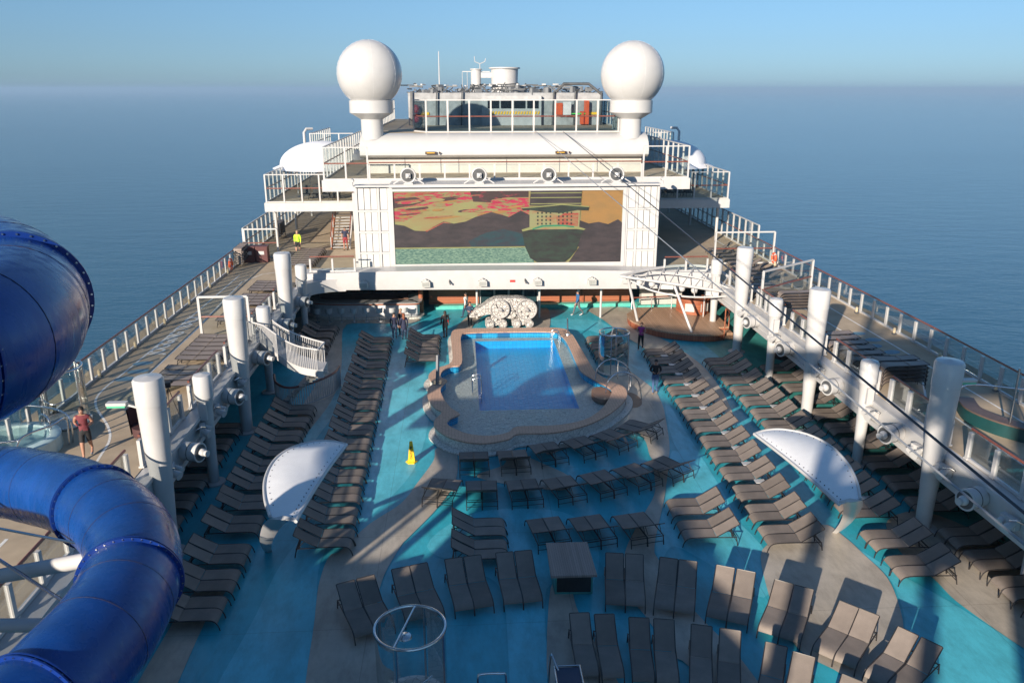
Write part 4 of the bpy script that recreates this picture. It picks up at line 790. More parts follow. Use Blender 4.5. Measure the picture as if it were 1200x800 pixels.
# ledge = inner outline with the deep end cut out (keyhole from the first outline point)
k0 = min(range(nI), key=lambda k: (li[k][0] - HX0) ** 2 + (li[k][1] - HY1) ** 2)
seq = [li[(k0 + k) % nI] for k in range(nI + 1)]
hs = [(HX0, HY1), (HX1, HY1), (HX1, HY0), (HX0, HY0), (HX0, HY1)]
ar = sum(seq[k][0] * seq[k + 1][1] - seq[k + 1][0] * seq[k][1] for k in range(nI)); hr_ = hs if ar > 0 else hs[::-1]
import mathutils
loops = [[Vector((x, y, .13)) for x, y in li], [Vector((x, y, .13)) for x, y in hole]]
tri = mathutils.geometry.tessellate_polygon(loops); MB().add([tuple(p) for L in loops for p in L], tri).build('ledge', mosaic, pool, smooth=False)
mb = MB(); z0, z1 = -.35, .13
mb.add([(x, y, z) for z in (z0, z1) for x, y in hole], [(0, 1, 2, 3), (0, 1, 5, 4), (1, 2, 6, 5), (2, 3, 7, 6), (3, 0, 4, 7)]); mb.build('deep_basin', deeptile, pool, smooth=False, fix=False)
mb = MB(); mb.add([(x, y, .25) for x, y in mix(.91)], [tuple(range(nI))]); mb.build('water', poolwater, pool, smooth=False, fix=False)
# darker waterline tile stripes
for zz_ in (.33, .42): ring(mix(.89), mix(.906), zz_, zz_ + .035).build('tile_stripe', mat('navy_tile', (.01, .06, .2), .3), pool, ang=50)
ring([(c_[0] * 1.0 + (c_[0] + .3) * .055, c_[1] + (c_[1] - 40.5) * .035) for c_ in O_], mix(.05), .028, .10).build('foot_step', mosaic, pool, ang=50)
def arcrail(name, label, pts, r=.03, cat='handrail', m=None, extra=None):
    P0 = pts[0][0]; o = thing(name, label, cat, P0)
    for P in pts: MB().tube(crom(P, 5), r, 8).build('rail', m or steel, o)
    return o
arcrail('pool_ladder', 'steel ladder on the left edge of the deep blue pool', [[(-2.75, 39.5, .13), (-2.75, 39.5, .85), (-2.6, 39.5, 1.0), (-2.3, 39.5, .9), (-2.3, 39.5, -.4)], [(-2.75, 38.9, .13), (-2.75, 38.9, .85), (-2.6, 38.9, 1.0), (-2.3, 38.9, .9), (-2.3, 38.9, -.4)]], cat='ladder')
arcrail('pool_ladder', 'steel ladder at the far right corner of the deep blue pool', [[(2.7, 47.5, .13), (2.7, 47.5, .8), (2.5, 47.5, .95), (2.25, 47.5, .8), (2.25, 47.5, -.4)], [(2.7, 46.9, .13), (2.7, 46.9, .8), (2.5, 46.9, .95), (2.25, 46.9, .8), (2.25, 46.9, -.4)]], cat='ladder')
arcrail('pool_handrail', 'arched steel handrail on the right pool steps, farther one', [[(3.7, 39.6, .56), (3.8, 39.6, 1.2), (4.3, 39.7, 1.6), (4.9, 39.8, 1.5), (5.5, 39.9, 1.0), (5.7, 39.9, .05)], [(4.9, 39.8, 1.5), (4.9, 39.8, .5)]])
arcrail('pool_handrail', 'arched steel handrail on the right pool steps, nearer one', [[(3.9, 37.6, .56), (4.0, 37.6, 1.2), (4.5, 37.7, 1.6), (5.1, 37.8, 1.5), (5.6, 37.9, 1.0), (5.8, 37.9, .05)], [(5.1, 37.8, 1.5), (5.1, 37.8, .5)]])
t_ = thing('pool_steps', 'brown wooden steps over the right rim of the pool', 'steps', (5, 38.6, 0))
MB().lathe([(.001, .0), (.75, .0)][::-1] + [(.001, .3)], (5.2, 38.0, .03), 20, sx=.8, sy=1.5).build('outer_step', mat('brown_step', (.22, .13, .09), .5), t_)
MB().lathe([(.62, 0), (.62, .28), (.001, .281)], (3.75, 38.0, .14), 20, sx=.8, sy=1.5).build('inner_step', mat('brown_step', (.22, .13, .09), .5), t_)
MB().obox((5.35, 38.8, .75), (.05, .35, .5)).build('white_notice', white, t_, smooth=False)
t_ = thing('pool_lift', 'tall thin grey panel post standing on the left pool rim', 'post', (-4.6, 39.9, .56))
MB().bar((-4.55, 39.6, .56), (-4.5, 39.9, 2.0), .10, .45).build('panel', mat('slate_panel', (.10, .11, .13), .4), t_, smooth=False); MB().box(-4.75, -4.35, 39.3, 39.9, .561, .6).build('base', steel, t_, smooth=False)
t_ = thing('pool_post', 'short chrome post on the far right rim of the pool', 'post', (3.3, 47.8, .56)); MB().cyl((3.3, 47.8, .56), (3.25, 47.8, 1.6), .045, n=10).build('post', steel, t_); MB().lathe([(.2, 0), (.18, .06), (.001, .08)], (3.3, 47.8, .56), 14).build('base', steel, t_)
# mosaic sculpture behind the pool
t_ = thing('mosaic_sculpture', 'white pebble mosaic sculpture of spiral discs and scroll feet behind the pool', 'sculpture', (-.4, 51.8, 0))
body = [(-2.75, .75), (-2.35, 1.25), (-1.9, 1.45), (-1.5, 1.75), (-1.05, 1.95), (-.5, 2.0), (.1, 1.98), (.55, 1.98), (1.05, 1.85), (1.4, 1.5), (1.5, 1.0), (1.3, .62), (.75, .55), (.45, .95), (.1, .62), (-.35, .68), (-.75, .95), (-1.3, .95), (-1.9, .85)]
bp_ = [(p[0], p[2]) for p in crom([(x, 0, z) for x, z in body], 4, True)]; MB().xprism(bp_, 51.45, 52.35).build('body', mosaic2, t_, ang=50)
for cx, cz, R_, y in ((-.75, 1.32, .62, 51.25), (1.0, 1.28, .68, 51.22)):
    d_ = MB().cyl((cx, y + .3, cz), (cx, y, cz), R_, R_ * .95, 32).build('spiral_disc', mosaic2, t_)
    mb = MB(); mb.tube([(cx + R_ * .97 * cos(a), y + .0, cz + R_ * .97 * sin(a)) for a in [2 * pi * i / 32 for i in range(32)]], .05, 8, closed=True); mb.build('disc_rim', mat('sculpture_grey', (.33, .32, .31), .5), d_)
    mb = MB(); mb.cyl((cx, y, cz), (cx + .12, y - .25, cz - .03), .17, .05, 12); mb.build('knob', mat('sculpture_grey', (0, 0, 0)), d_)
for cx in (-1.0, .75):
    leg = [(cx - .35, .95), (cx + .38, .95), (cx + .3, .55), (cx + .05, .2), (cx - .35, .18), (cx - .3, .5)]
    MB().xprism(leg, 51.3, 52.2).build('leg', mosaic2, t_, smooth=False)
    for dx in (-.42, .42): 
        f_ = MB().cyl((cx + dx, 51.15, .33), (cx + dx, 52.0, .33), .30, .30, 24).build('scroll_foot', mosaic2, t_)
        MB().tube([(cx + dx + .24 * cos(a), 51.14, .33 + .24 * sin(a)) for a in [2 * pi * i / 20 for i in range(20)]], .035, 6, closed=True).build('foot_rim', mat('sculpture_grey', (0, 0, 0)), f_)
MB().bar((-.15, 51.42, 1.95), (.35, 51.42, .7), .06, .06).build('dark_seam', mat('sculpture_grey', (0, 0, 0)), t_, smooth=False)
# showers
def shower(x, y, R_, H, label, z=0):
    t_ = thing('glass_shower', label, 'shower', (x, y, z))
    MB().tube([(x + R_ * cos(a), y + R_ * sin(a), z + H) for a in [2 * pi * i / 40 for i in range(40)]], .04, 8, closed=True).build('top_ring', steel, t_)
    MB().cyl((x - R_ * .4, y - R_ * .92, z + H), (x + R_ * .1, y + R_ * .99, z + H), .03, n=8).build('cross_bar', steel, t_)
    for k in range(4):
        a = 2 * pi * k / 4 - .35; MB().cyl((x + R_ * cos(a), y + R_ * sin(a), z + .02), (x + R_ * cos(a), y + R_ * sin(a), z + H), .035, n=10).build('post', steel, t_)
    for k in range(3):
        a0 = 2 * pi * k / 4 - .35 + .08; n = 8; v = []
        for i in range(n + 1):
            a = a0 + (pi / 2 - .16) * i / n
            for q in (R_ - .006, R_ + .006):
                for zz in (z + .15, z + H - .12): v.append((x + q * cos(a), y + q * sin(a), zz))
        f = []
        for i in range(n): b = 4 * i; f += [(b, b + 4, b + 5, b + 1), (b + 2, b + 3, b + 7, b + 6)]
        MB().add(v, f).build('glass_panel', glassf, t_, fix=False)
    MB().lathe([(.18, 0), (.16, .04), (.02, .07)], (x - .12, y - .2, z + H - .14), 18).build('shower_head', steel, t_)
    MB().tube(crom([(x - R_ * .6, y - R_ * .5, z + 1.1), (x, y - R_ * .75, z + .95), (x + R_ * .6, y - R_ * .4, z + 1.1)], 4), .025, 8).build('grab_rail', steel, t_)
    MB().lathe([(R_ + .08, 0.0), (R_ + .08, .05), (.001, .052)], (x, y, z + .02), 32).build('base', mosaic, t_)
shower(-4.62, 17.3, .88, 2.3, 'round glass shower with steel ring at the bottom edge, left of centre')
shower(5.15, 42.4, .82, 2.3, 'round glass shower with steel ring beside the right side of the pool')
shower(-18.3, 29.5, .85, 2.2, 'glass shower enclosure beside the hot tub on the left promenade', 3.02)
# small splash pool and rails at the bottom edge
t_ = thing('splash_pool', 'curved rim of a small splash pool at the bottom edge of the photo', 'pool', (-1.5, 15.2, 0))
MB().lathe([(2.6, 0.03), (2.6, .22), (2.3, .24), (2.05, .22), (2.05, .05)], (-1.9, 14.5, 0), 48, sx=1.1).build('rim', coping, t_)
MB().lathe([(2.04, .08), (.001, .081)], (-1.9, 14.5, 0), 32, sx=1.1).build('floor', bluetile, t_)
arcrail('grab_rail', 'bent chrome grab rail at the bottom edge beside the glass shower', [[(-2.95, 16.9, .1), (-2.95, 16.95, .95), (-2.85, 17.0, 1.05), (-2.4, 17.0, 1.05), (-2.25, 17.0, .95), (-2.25, 16.95, .1)]])
arcrail('grab_rail', 'slanting chrome handrail beside the dark box at the bottom edge', [[(-1.1, 17.6, .05), (-1.05, 17.6, 1.0), (-.95, 17.4, 1.0), (-.6, 16.4, .3)]])
t_ = thing('towel_box', 'small dark blue box with steel frame at the bottom edge beside the loungers', 'box', (-.62, 17.0, 0)); MB().box(-.95, -.35, 16.6, 17.3, .05, .9).build('body', mat('navy_box', (.02, .04, .09), .5), t_, smooth=False); MB().tube([(-.98, 16.6, .92), (-.32, 16.6, .92), (-.32, 17.33, .92), (-.98, 17.33, .92)], .025, 6, closed=True).build('frame', steel, t_)
tag(MB().cyl((-3.35, 16.5, 0), (-3.35, 16.5, .8), .06, n=10).build('bollard', black, loc=(-3.35, 16.5, 0)), 'short black post at the bottom edge right of the shower', 'post')
# cabinet
t_ = thing('towel_cabinet', 'box cabinet with sloping grey brown slatted top and dark opening', 'cabinet', (0, 21.9, 0))
MB().prism([(-.46, 21.72), (.72, 21.66), (.62, 22.85), (-.48, 22.9)], .03, 1.0).build('body', teald, t_, smooth=False)
MB().add([(-.40, 21.69, .12), (.66, 21.64, .12), (.66, 21.64, .92), (-.40, 21.69, .92), (-.40, 21.72, .12), (.66, 21.67, .12), (.66, 21.67, .92), (-.40, 21.72, .92)], [(0, 1, 2, 3), (0, 1, 5, 4), (2, 3, 7, 6), (0, 3, 7, 4), (1, 2, 6, 5)]).build('opening', black, t_, smooth=False)
MB().prism([(-.66, 21.1), (.74, 21.08), (.72, 22.95), (-.62, 22.97)], 1.02, 1.10).build('top', slatwood, t_, smooth=False)
# wet floor sign
t_ = thing('wet_floor_sign', 'yellow cone shaped wet floor sign standing on the turquoise deck', 'sign', (-5.45, 31.5, 0))
x, y = -5.45, 31.5
mb = MB(); mb.add([(x + a * w, y + b * d, z) for z, w, d in ((.06, .15, .12), (.95, .06, .04)) for a, b in ((-1, -1), (1, -1), (1, 1), (-1, 1))], [(0, 1, 5, 4), (1, 2, 6, 5), (2, 3, 7, 6), (3, 0, 4, 7), (4, 5, 6, 7)]); mb.build('cone', yellow, t_, smooth=False)
MB().lathe([(.25, 0), (.25, .04), (.15, .09)], (x, y, 0), 6).build('base', yellow, t_, smooth=False)
q = text('CAUTION', .12, (x, y - .118, .46), (radians(97), radians(-90), 0), black, 'lettering', t_)
MB().xprism([(x - .05, .68), (x + .05, .68), (x, .80)], y - .098, y - .088).build('warning_triangle', black, t_, smooth=False)
# ---------------------------------------------------------------- leaf canopies
def leaf(s, side):
    t_ = thing('leaf_canopy', f'white leaf shaped shade canopy on a curved mast, {side} one', 'canopy', (s * 9.95, 24.75, 0))
    def zt(x, y): return 3.12 + .05 * (y - 24) * .3 - .10 * (9.6 - abs(x)) * .3
    arc = crom([(7.35, 26.6, 0), (7.85, 26.85, 0), (8.5, 26.85, 0), (9.2, 26.35, 0), (9.6, 25.4, 0), (9.62, 24.1, 0), (9.35, 22.8, 0), (8.95, 21.7, 0)], 6)
    base = crom([(8.15, 21.4, 0), (7.98, 22.9, 0), (7.72, 24.7, 0), (7.35, 26.6, 0)], 14)
    n = 14; a_ = [Vector(arc[int(i * (len(arc) - 1) / n)]) for i in range(n + 1)]; b_ = [Vector(p) for p in base]; bb = [b_[int((1 - i / n) * (len(b_) - 1))] for i in range(n + 1)]
    v = []; m = 6
    for i in range(n + 1):
        for j in range(m + 1):
            q = bb[i].lerp(a_[i], j / m); q = Vector((q.x, q.y, zt(q.x, q.y) + .16 * sin(pi * j / m) * min(1, 3 * min(i, n - i) / n))); v.append((s * q.x, q.y, q.z))
    f = [(i * (m + 1) + j, (i + 1) * (m + 1) + j, (i + 1) * (m + 1) + j + 1, i * (m + 1) + j + 1) for i in range(n) for j in range(m)]
    K = len(v); v += [(x, y, z - .02) for x, y, z in v]; f += [tuple(k + K for k in q[::-1]) for q in f]
    MB().add(v, f).build('membrane', mat('tensile_fabric', (.78, .79, .80), .45, var=.02), t_, ang=80, fix=False)
    E = lambda P: [(s * p[0], p[1], zt(p[0], p[1])) for p in P]
    MB().tube(E(arc), .05, 10).build('outer_edge', whiteg, t_); MB().tube(E(base), .055, 10).build('inner_edge', whiteg, t_)
    mb = MB()
    for i in range(2, len(arc) - 1, 2): q = Vector(arc[i]).lerp(Vector((8.4, 24.5, 0)), .12); mb.sph((s * q.x, q.y, zt(q.x, q.y) + .05), .018, 6)
    for i in range(3, len(base) - 2, 2): q = Vector(base[i]) + Vector((.16, 0, 0)); mb.sph((s * q.x, q.y, zt(q.x, q.y) + .05), .02, 6)
    mb.build('lacing', black, t_)
    C = crom([(8.55, 21.5, 3.10), (8.92, 22.0, 2.65), (9.3, 22.75, 1.95), (9.65, 23.6, 1.15), (9.88, 24.35, .45), (9.95, 24.8, 0.0)], 5); v = []
    for i, p in enumerate(C):
        w = .26 * (1 - i / len(C)) ** 1.2 + .12; q = Vector(p)
        for dx, dy, dz in ((-w, 0, 0), (0, -.05, -.03), (w, 0, 0), (0, .07, .05)): v.append((s * (q.x + dx), q.y + dy, q.z + dz))
    f = [(4 * i + j, 4 * i + (j + 1) % 4, 4 * i + 4 + (j + 1) % 4, 4 * i + 4 + j) for i in range(len(C) - 1) for j in range(4)] + [(0, 1, 2, 3)]
    MB().add(v, f).build('mast', whiteg, t_, ang=40)
leaf(-1, 'left'); leaf(1, 'right')
# ---------------------------------------------------------------- spiral stair from the left promenade
t_ = thing('curved_stair', 'curved white stair with balusters from the left promenade down to the pool deck', 'stair', (-12, 38.5, 0))
up_ = crom([(-13.9, 41.6, 3.0), (-13.2, 41.0, 2.95), (-12.6, 39.9, 2.85), (-11.6, 38.6, 2.75), (-10.5, 37.7, 2.65), (-9.75, 37.2, 2.6)], 5)
inn = crom([(-13.9, 39.7, 3.0), (-13.1, 39.2, 2.95), (-12.4, 38.3, 2.85), (-11.6, 37.2, 2.75), (-10.8, 36.5, 2.65), (-9.9, 36.1, 2.6)], 5)
v = []
for a, b in zip(up_, inn): v += [a, b, (b[0], b[1], b[2] - .35), (a[0], a[1], a[2] - .35)]
MB().add(v, [(4 * i + j, 4 * i + (j + 1) % 4, 4 * i + 4 + (j + 1) % 4, 4 * i + 4 + j) for i in range(len(up_) - 1) for j in range(4)] + [(0, 1, 2, 3), tuple(len(v) - k for k in (1, 2, 3, 4))]).build('landing', white, t_)
for C in (up_, inn):
    P = [(a[0], a[1], a[2] + 1.0) for a in C]; MB().tube(P, .04, 8).build('handrail', white, t_)
    mb = MB(); L = 0
    for i in range(len(C) - 1):
        for u in (0, .5): q = Vector(C[i]).lerp(Vector(C[i + 1]), u); mb.cyl(q, q + Vector((0, 0, 1.0)), .018, n=5)
    mb.build('balusters', white, t_)
P = [(-9.75, 37.2, 3.6), (-9.9, 36.1, 3.6)]; MB().tube(P, .04, 8).build('handrail', white, t_)
MB().box(-9.95, -9.7, 36.05, 37.25, 2.25, 2.62).build('end_panel', white, t_, smooth=False)
# lower flight and its guard
mb = MB()
for i in range(14):
    a = i / 13; x = -9.9 - 2.2 * a; y = 36.7 + 2.0 * sin(a * pi) * .4 + 1.5 * a; mb.obox((x, y, 2.45 - 2.3 * a), (.30, 1.2, .06), .5 - .9 * a)
mb.build('treads', mat('grey_tread', (.35, .34, .32), .6), t_, smooth=False)
gd = crom([(-12.9, 39.9, 0), (-12.5, 38.6, 0), (-11.7, 37.9, 0), (-10.7, 38.6, 0), (-9.9, 39.9, 0), (-9.75, 41.0, 0)], 5)
MB().tube([(p[0], p[1], 1.1) for p in gd], .06, 8).build('wood_handrail', rail_m, t_)
mb = MB()
for i in range(len(gd) - 1):
    for u in (0, .5): q = Vector(gd[i]).lerp(Vector(gd[i + 1]), u); mb.cyl(q + Vector((0, 0, .05)), q + Vector((0, 0, 1.08)), .02, n=5)
mb.tube([(p[0], p[1], .1) for p in gd], .03, 6); mb.build('guard_balusters', white, t_)
for p in (gd[0], gd[10], gd[-1]): MB().cyl((p[0], p[1], 0), (p[0], p[1], 1.1), .05, n=8).build('guard_post', white, t_)
# ---------------------------------------------------------------- water slides
def slide(name, label, pts, R_, flanges, ext=None):
    C = crom(pts, 8); t_ = thing(name, label, 'water slide', C[len(C) // 2])
    MB().tube(C, R_, 44).build('tube', blueslide, t_, ang=60)
    for fi in flanges:
        p = Vector(C[fi]); d = (Vector(C[fi + 1]) - Vector(C[fi - 1])).normalized()
        for sgn in (-1, 1): MB().tube([p + d * (sgn * .012), p + d * (sgn * .032)], [R_ + .05, R_ + .05], 48).build('flange', blueflange, t_)
        mb = MB(); up = Vector((0, 0, 1)); a = d.cross(up).normalized(); b = d.cross(a)
        for k in range(36):
            an = 2 * pi * k / 36; q = p + (a * cos(an) + b * sin(an)) * (R_ + .028); mb.cyl(q - d * .045, q + d * .045, .011, n=6)
        mb.build('bolts', steel, t_)
    for fi in flanges[:-1]:
        for k_ in (5, 13):
            i = min(len(C) - 2, fi + k_); p = Vector(C[i]); d = (Vector(C[i + 1]) - Vector(C[i - 1])).normalized()
            MB().tube([p - d * .004, p + d * .004], [R_ + .003, R_ + .003], 48).build('joint_line', mat('joint_brown', (.03, .025, .05), .5), t_)
    return t_
slide('slide_tube', 'lower blue tube slide curving round the bottom left corner', [(-17.5, 15.5, 7.6), (-14.5, 14.9, 7.9), (-11.7, 14.04, 8.2), (-10.87, 13.6, 8.3), (-9.87, 12.85, 8.5), (-8.94, 11.95, 8.65), (-8.31, 11.2, 8.68), (-7.96, 10.55, 8.64), (-7.76, 9.79, 8.62), (-7.7, 8.97, 8.63), (-7.8, 8.23, 8.62), (-8.0, 7.4, 8.6), (-8.6, 6.2, 8.7), (-10, 4.5, 8.9), (-13, 2.5, 9.3)], .65, [14, 38, 62, 86])
slide('slide_tube', 'upper blue tube slide making a tight bend at the left edge', [(-12.6, 5.0, 13.45), (-10.1, 5.3, 13.27), (-8.05, 5.75, 13.1), (-7.5, 6.1, 13.08), (-7.27, 6.7, 13.06), (-7.4, 7.6, 13.05), (-8.0, 8.8, 13.08), (-9.1, 9.9, 13.12), (-11.0, 10.8, 13.25), (-14.0, 11.0, 13.6)], .66, [20, 28, 44, 60])
# slide supports seen between the tube and the promenade
t_ = thing('slide_support', 'white steel tube struts holding the lower slide at the left edge', 'support', (-12.5, 12, 7.6))
MB().cyl((-14.2, 12.6, 6.6), (-8.75, 10.87, 8.45), .115, n=16).build('strut', white, t_); MB().cyl((-13.0, 11.4, 7.1), (-8.9, 10.15, 7.85), .10, n=16).build('strut', white, t_)
MB().cyl((-14.2, 12.6, 0), (-14.2, 12.6, 9.5), .22, n=20).build('column', white, t_); MB().cyl((-13.2, 11.4, 3), (-13.2, 11.4, 12), .18, n=16).build('column', white, t_)
MB().cyl((-14.0, 13.5, 8.2), (-8.75, 10.93, 8.65), .022, n=6).build('cable', steel, t_); MB().cyl((-13.2, 13.0, 8.9), (-8.5, 10.1, 8.0), .026, n=6).build('cable', steel, t_)
# zip line cables
cb = mat('dark_cable', (.03, .035, .05), .5)
tag(MB().tube([(4.48, 61.49, 12.05)] + [(4.48 + (3.9 - 4.48) * u, 61.49 - 53.2 * u, 12.05 - 2.1 * u - .9 * sin(pi * u) * .0) for u in (.25, .5, .75, 1)] + [(3.5, -10, 9.0)], .021, 8).build('zip_cable', cb, loc=(4.48, 61.49, 12.05)), 'thick dark zip line cable crossing down to the lower right', 'cable')
tag(MB().tube([(2.4, 61.62, 12.1), (3.05, 35, 10.85), (3.8, 8.37, 9.66), (4.1, -10, 8.8)], .018, 6).build('zip_cable', mat('pale_cable', (.25, .27, .3), .5), loc=(2.4, 61.62, 12.1)), 'thin grey cable running beside the thick zip line', 'cable')
# ---------------------------------------------------------------- unseen aft structures added behind the camera to throw the foreground shade
ah = thing('aft_shade_house', 'unseen stepped white blocks behind the viewpoint, added to shade the foreground', 'deckhouse', (-8, -10, 0))  # unseen blocks added here; heights and edges set by the foreground shade
MB().box(-19.5, -12.5, -22, -3, -1, 10.8).build('high_block', white, ah, smooth=False)
MB().box(-12.49, -9.0, -22, -3, -1, 8.3).build('middle_block', white, ah, smooth=False)
MB().box(-8.99, -6.6, -22, -3, -1, 6.9).build('low_block', white, ah, smooth=False)
MB().box(-6.59, 16, -22, -5, -1, 3.2).build('annex', white, ah, smooth=False)
for x in (-18, -16, -14): MB().box(x, x + 1.2, -2.99, -2.95, 8.5, 9.8).build('window', glassd, ah, smooth=False)
tw = thing('unseen_slide_tower', 'unseen white lattice slide tower, placed behind the viewpoint to shade the right pillars', 'tower', (-8, -12, 0))  # unseen tower, placed to shade the right pillar tops
for x, y in ((-10, -8), (-3, -8), (-10, -15), (-3, -15)): MB().cyl((x, y, 3.0), (x, y, 26), .3, n=16).build('column', white, tw)
for z in (13.6, 19.0, 24.0): MB().box(-10.6, -2.4, -15.5, -7.5, z, z + .3).build('platform', white, tw, smooth=False)
for z in (13.9, 19.3):
    for a, b in (((-10, -8, z), (-3, -8, z + 4.8)), ((-3, -8, z), (-10, -8, z + 4.8)), ((-10, -8, z), (-10, -15, z + 4.8))): MB().cyl(a, b, .14, n=8).build('brace', white, tw)
slide('slide_tube', 'outer loop of the blue tube slide left of and behind the viewpoint', [(-14.0, 11.0, 13.6), (-17, 9, 14.1), (-18.5, 5, 14.6), (-17, 1, 15.2), (-13, -1.5, 16.0), (-10, -5, 17)], .66, [10, 30])
slide('slide_tube', 'lower loop of the blue tube slide left of and behind the viewpoint', [(-13, 2.5, 9.3), (-16.5, 2.0, 9.9), (-18.8, 5, 10.6), (-18.5, 9, 11.2), (-15.5, 8.5, 11.9), (-12.5, 5.0, 13.4)], .66, [10, 30])

sv = thing('shade_stair_house', 'unseen stair house with open truss top, added left of the viewpoint for dappled shade', 'stair house', (-16, 2, 3))  # unseen house added as a blocker; its random bars dapple the foreground
MB().box(-19.4, -12.6, -2.9, 7.2, 3.02, 6.0).build('body', white, sv, smooth=False)
MB().box(-19.4, -12.6, -2.9, 7.2, 10.0, 10.3).build('roof', white, sv, smooth=False)
rt = random.Random(3)
for i in range(26):
    y = -2.6 + 9.4 * i / 25; x = rt.uniform(-19, -12.8); MB().bar((x, y, 6.0), (x + rt.uniform(-1.2, 1.2), y + rt.uniform(-1.5, 1.5), 10.0), .22, .22).build('truss', white, sv, smooth=False)
# ---------------------------------------------------------------- sun loungers
def make_lounger(flat=False):
    r = thing('sun_lounger', 'x', 'sun lounger', (0, 0, 0))
    for s in (-1, 1):
        y = s * .295
        MB().tube(crom([(0, y, .005), (.04, y, .16), (.14, y, .30), (.32, y, .352), (.8, y, .36), (1.3, y, .35), (1.88, y, .335)], 3), .019, 6).build('side_rail', frame_m, r)
        MB().tube([(1.86, y, .335), (1.93, y, .005)], .019, 6).build('leg', frame_m, r)
    v = []; S_ = crom([(.07, 0, .215), (.13, 0, .31), (.27, 0, .362), (.6, 0, .366), (1.17, 0, .362)], 3)
    for x, _, z in S_: v += [(x, -.28, z), (x, .28, z), (x, .28, z - .012), (x, -.28, z - .012)]
    k = len(S_); MB().add(v, [(4 * i + j, 4 * i + (j + 1) % 4, 4 * i + 4 + (j + 1) % 4, 4 * i + 4 + j) for i in range(k - 1) for j in range(4)] + [(0, 1, 2, 3), (4 * k - 4, 4 * k - 3, 4 * k - 2, 4 * k - 1)]).build('seat', sling, r)
    H = (1.93, .83) if not flat else (1.98, .40)
    P = [Vector((1.18, 0, .37)), Vector((H[0], 0, H[1]))]; nrm = Vector((-(P[1] - P[0]).z, 0, (P[1] - P[0]).x)).normalized() * .012; v = []
    for i in range(5):
        q = P[0].lerp(P[1], i / 4) - nrm * (1.2 * sin(pi * i / 4))
        for y, o in ((-.275, 0), (.275, 0), (.275, 1), (-.275, 1)): v.append((q.x + nrm.x * o, y, q.z + nrm.z * o))
    MB().add(v, [(4 * i + j, 4 * i + (j + 1) % 4, 4 * i + 4 + (j + 1) % 4, 4 * i + 4 + j) for i in range(4) for j in range(4)] + [(0, 1, 2, 3), (16, 17, 18, 19)]).build('backrest', sling, r, ang=60)
    MB().tube([(1.16, -.285, .36), (H[0], -.285, H[1]), (H[0] + .01, -.26, H[1] + .01), (H[0] + .01, .26, H[1] + .01), (H[0], .285, H[1]), (1.16, .285, .36)], .016, 6).build('backrest_frame', frame_m, r)
    if not flat:
        MB().tube([(1.58, -.27, .60), (1.80, -.25, .36), (1.80, .25, .36), (1.58, .27, .60)], .014, 5).build('support_bar', frame_m, r)
    mb = MB(); mb.cyl((1.87, -.29, .32), (1.87, .29, .32), .018, n=6); mb.cyl((1.905, -.29, .14), (1.905, .29, .14), .013, n=6); mb.cyl((.30, -.29, .34), (.30, .29, .34), .014, n=6); mb.build('crossbar', frame_m, r)
    return r
LP = make_lounger(); LPK = children(LP); used = [False]
words = ['first', 'second', 'third', 'fourth', 'fifth', 'sixth', 'seventh', 'eighth', 'ninth', 'tenth', 'eleventh', 'twelfth', 'thirteenth', 'fourteenth', 'fifteenth', 'sixteenth']
rl = random.Random(11)
def lounger(x, y, head, label, group, z=0.0):
    if not used[0]: o = LP; used[0] = True
    else: o = copy_tree(LP, LPK)
    o.location = (x, y, z + .008); o.rotation_euler = (0, 0, head + rl.uniform(-.012, .012)); o['label'] = label; o['group'] = group; return o
def row(xt, Yn, d, where, group, side_words=('nearer', 'farther'), n_per=2):
    """Yn: near edge of each pair, nearest first; d=+1 head towards +x"""
    for i, y in enumerate(Yn):
        w = 'nearest' if i == 0 else words[i]
        for j in range(2):
            x = (xt(y) if callable(xt) else xt) + rl.uniform(-.03, .03)
            lounger(x, y + .31 + j * .61, 0 if d > 0 else pi, f'{side_words[j]} lounger, {w} pair in {where}', group)
C_ = [24.33, 25.89, 27.49, 29.0, 30.55, 32.05, 33.6, 35.1, 36.6, 38.1, 39.6, 41.15, 42.7, 44.3, 45.85, 47.4]
row(lambda y: -7.03 - .022 * (y - 24.3), C_, -1, 'the long row left of the pool', 'long row of brown loungers left of the pool')
B_ = [20.56, 22.03, 23.55, 25.5, 27.1, 28.65, 30.15, 31.65, 33.15, 34.7, 36.2]
row(-10.38, B_, -1, 'the middle row left of the pool', 'second row of brown loungers left of the pool')
A_ = [24.0, 25.7, 27.35, 29.0, 30.8, 32.45, 34.15]
row(-13.3, A_, -1, 'the shaded row under the left promenade', 'shaded loungers under the left promenade')
row(-11.26, [45.7, 47.2, 48.75, 50.25], -1, 'the short block beside the curved bar', 'loungers by the bar')
row(-4.56, [43.75, 45.1, 46.45, 47.8], -1, 'the small block at the left pool rim', 'loungers at the left pool rim')
D_ = [23.63, 25.16, 26.7, 28.3, 29.87, 31.4, 33.0, 34.5, 36.0, 37.65, 39.25, 40.85, 42.4, 44.0]
row(lambda y: 7.02 + .018 * (y - 24), D_, 1, 'the row right of the pool', 'inner row of brown loungers right of the pool')
E_ = [21.45, 23.1, 25.15, 26.7, 28.15, 29.85, 31.3, 32.95, 34.4, 36.0, 37.5, 39.0, 40.6, 42.1]
row(10.5, E_, 1, 'the row right of the leaf canopy', 'middle row of brown loungers right of the pool')
F_ = [18.5, 20.1, 21.65, 23.1, 25.4, 27.15, 28.95, 30.8, 32.5, 34.2, 36.0, 37.7, 39.2, 40.8]
row(13.3, F_, 1, 'the outer row under the right promenade', 'outer row of brown loungers under the right promenade')
row(4.38, [43.9, 45.35, 46.8], 1, 'the small block behind the glass shower', 'loungers behind the glass shower')
row(4.25, [24.15, 25.75], 1, 'the two pairs right of the service cabinet', 'loungers right of the cabinet')
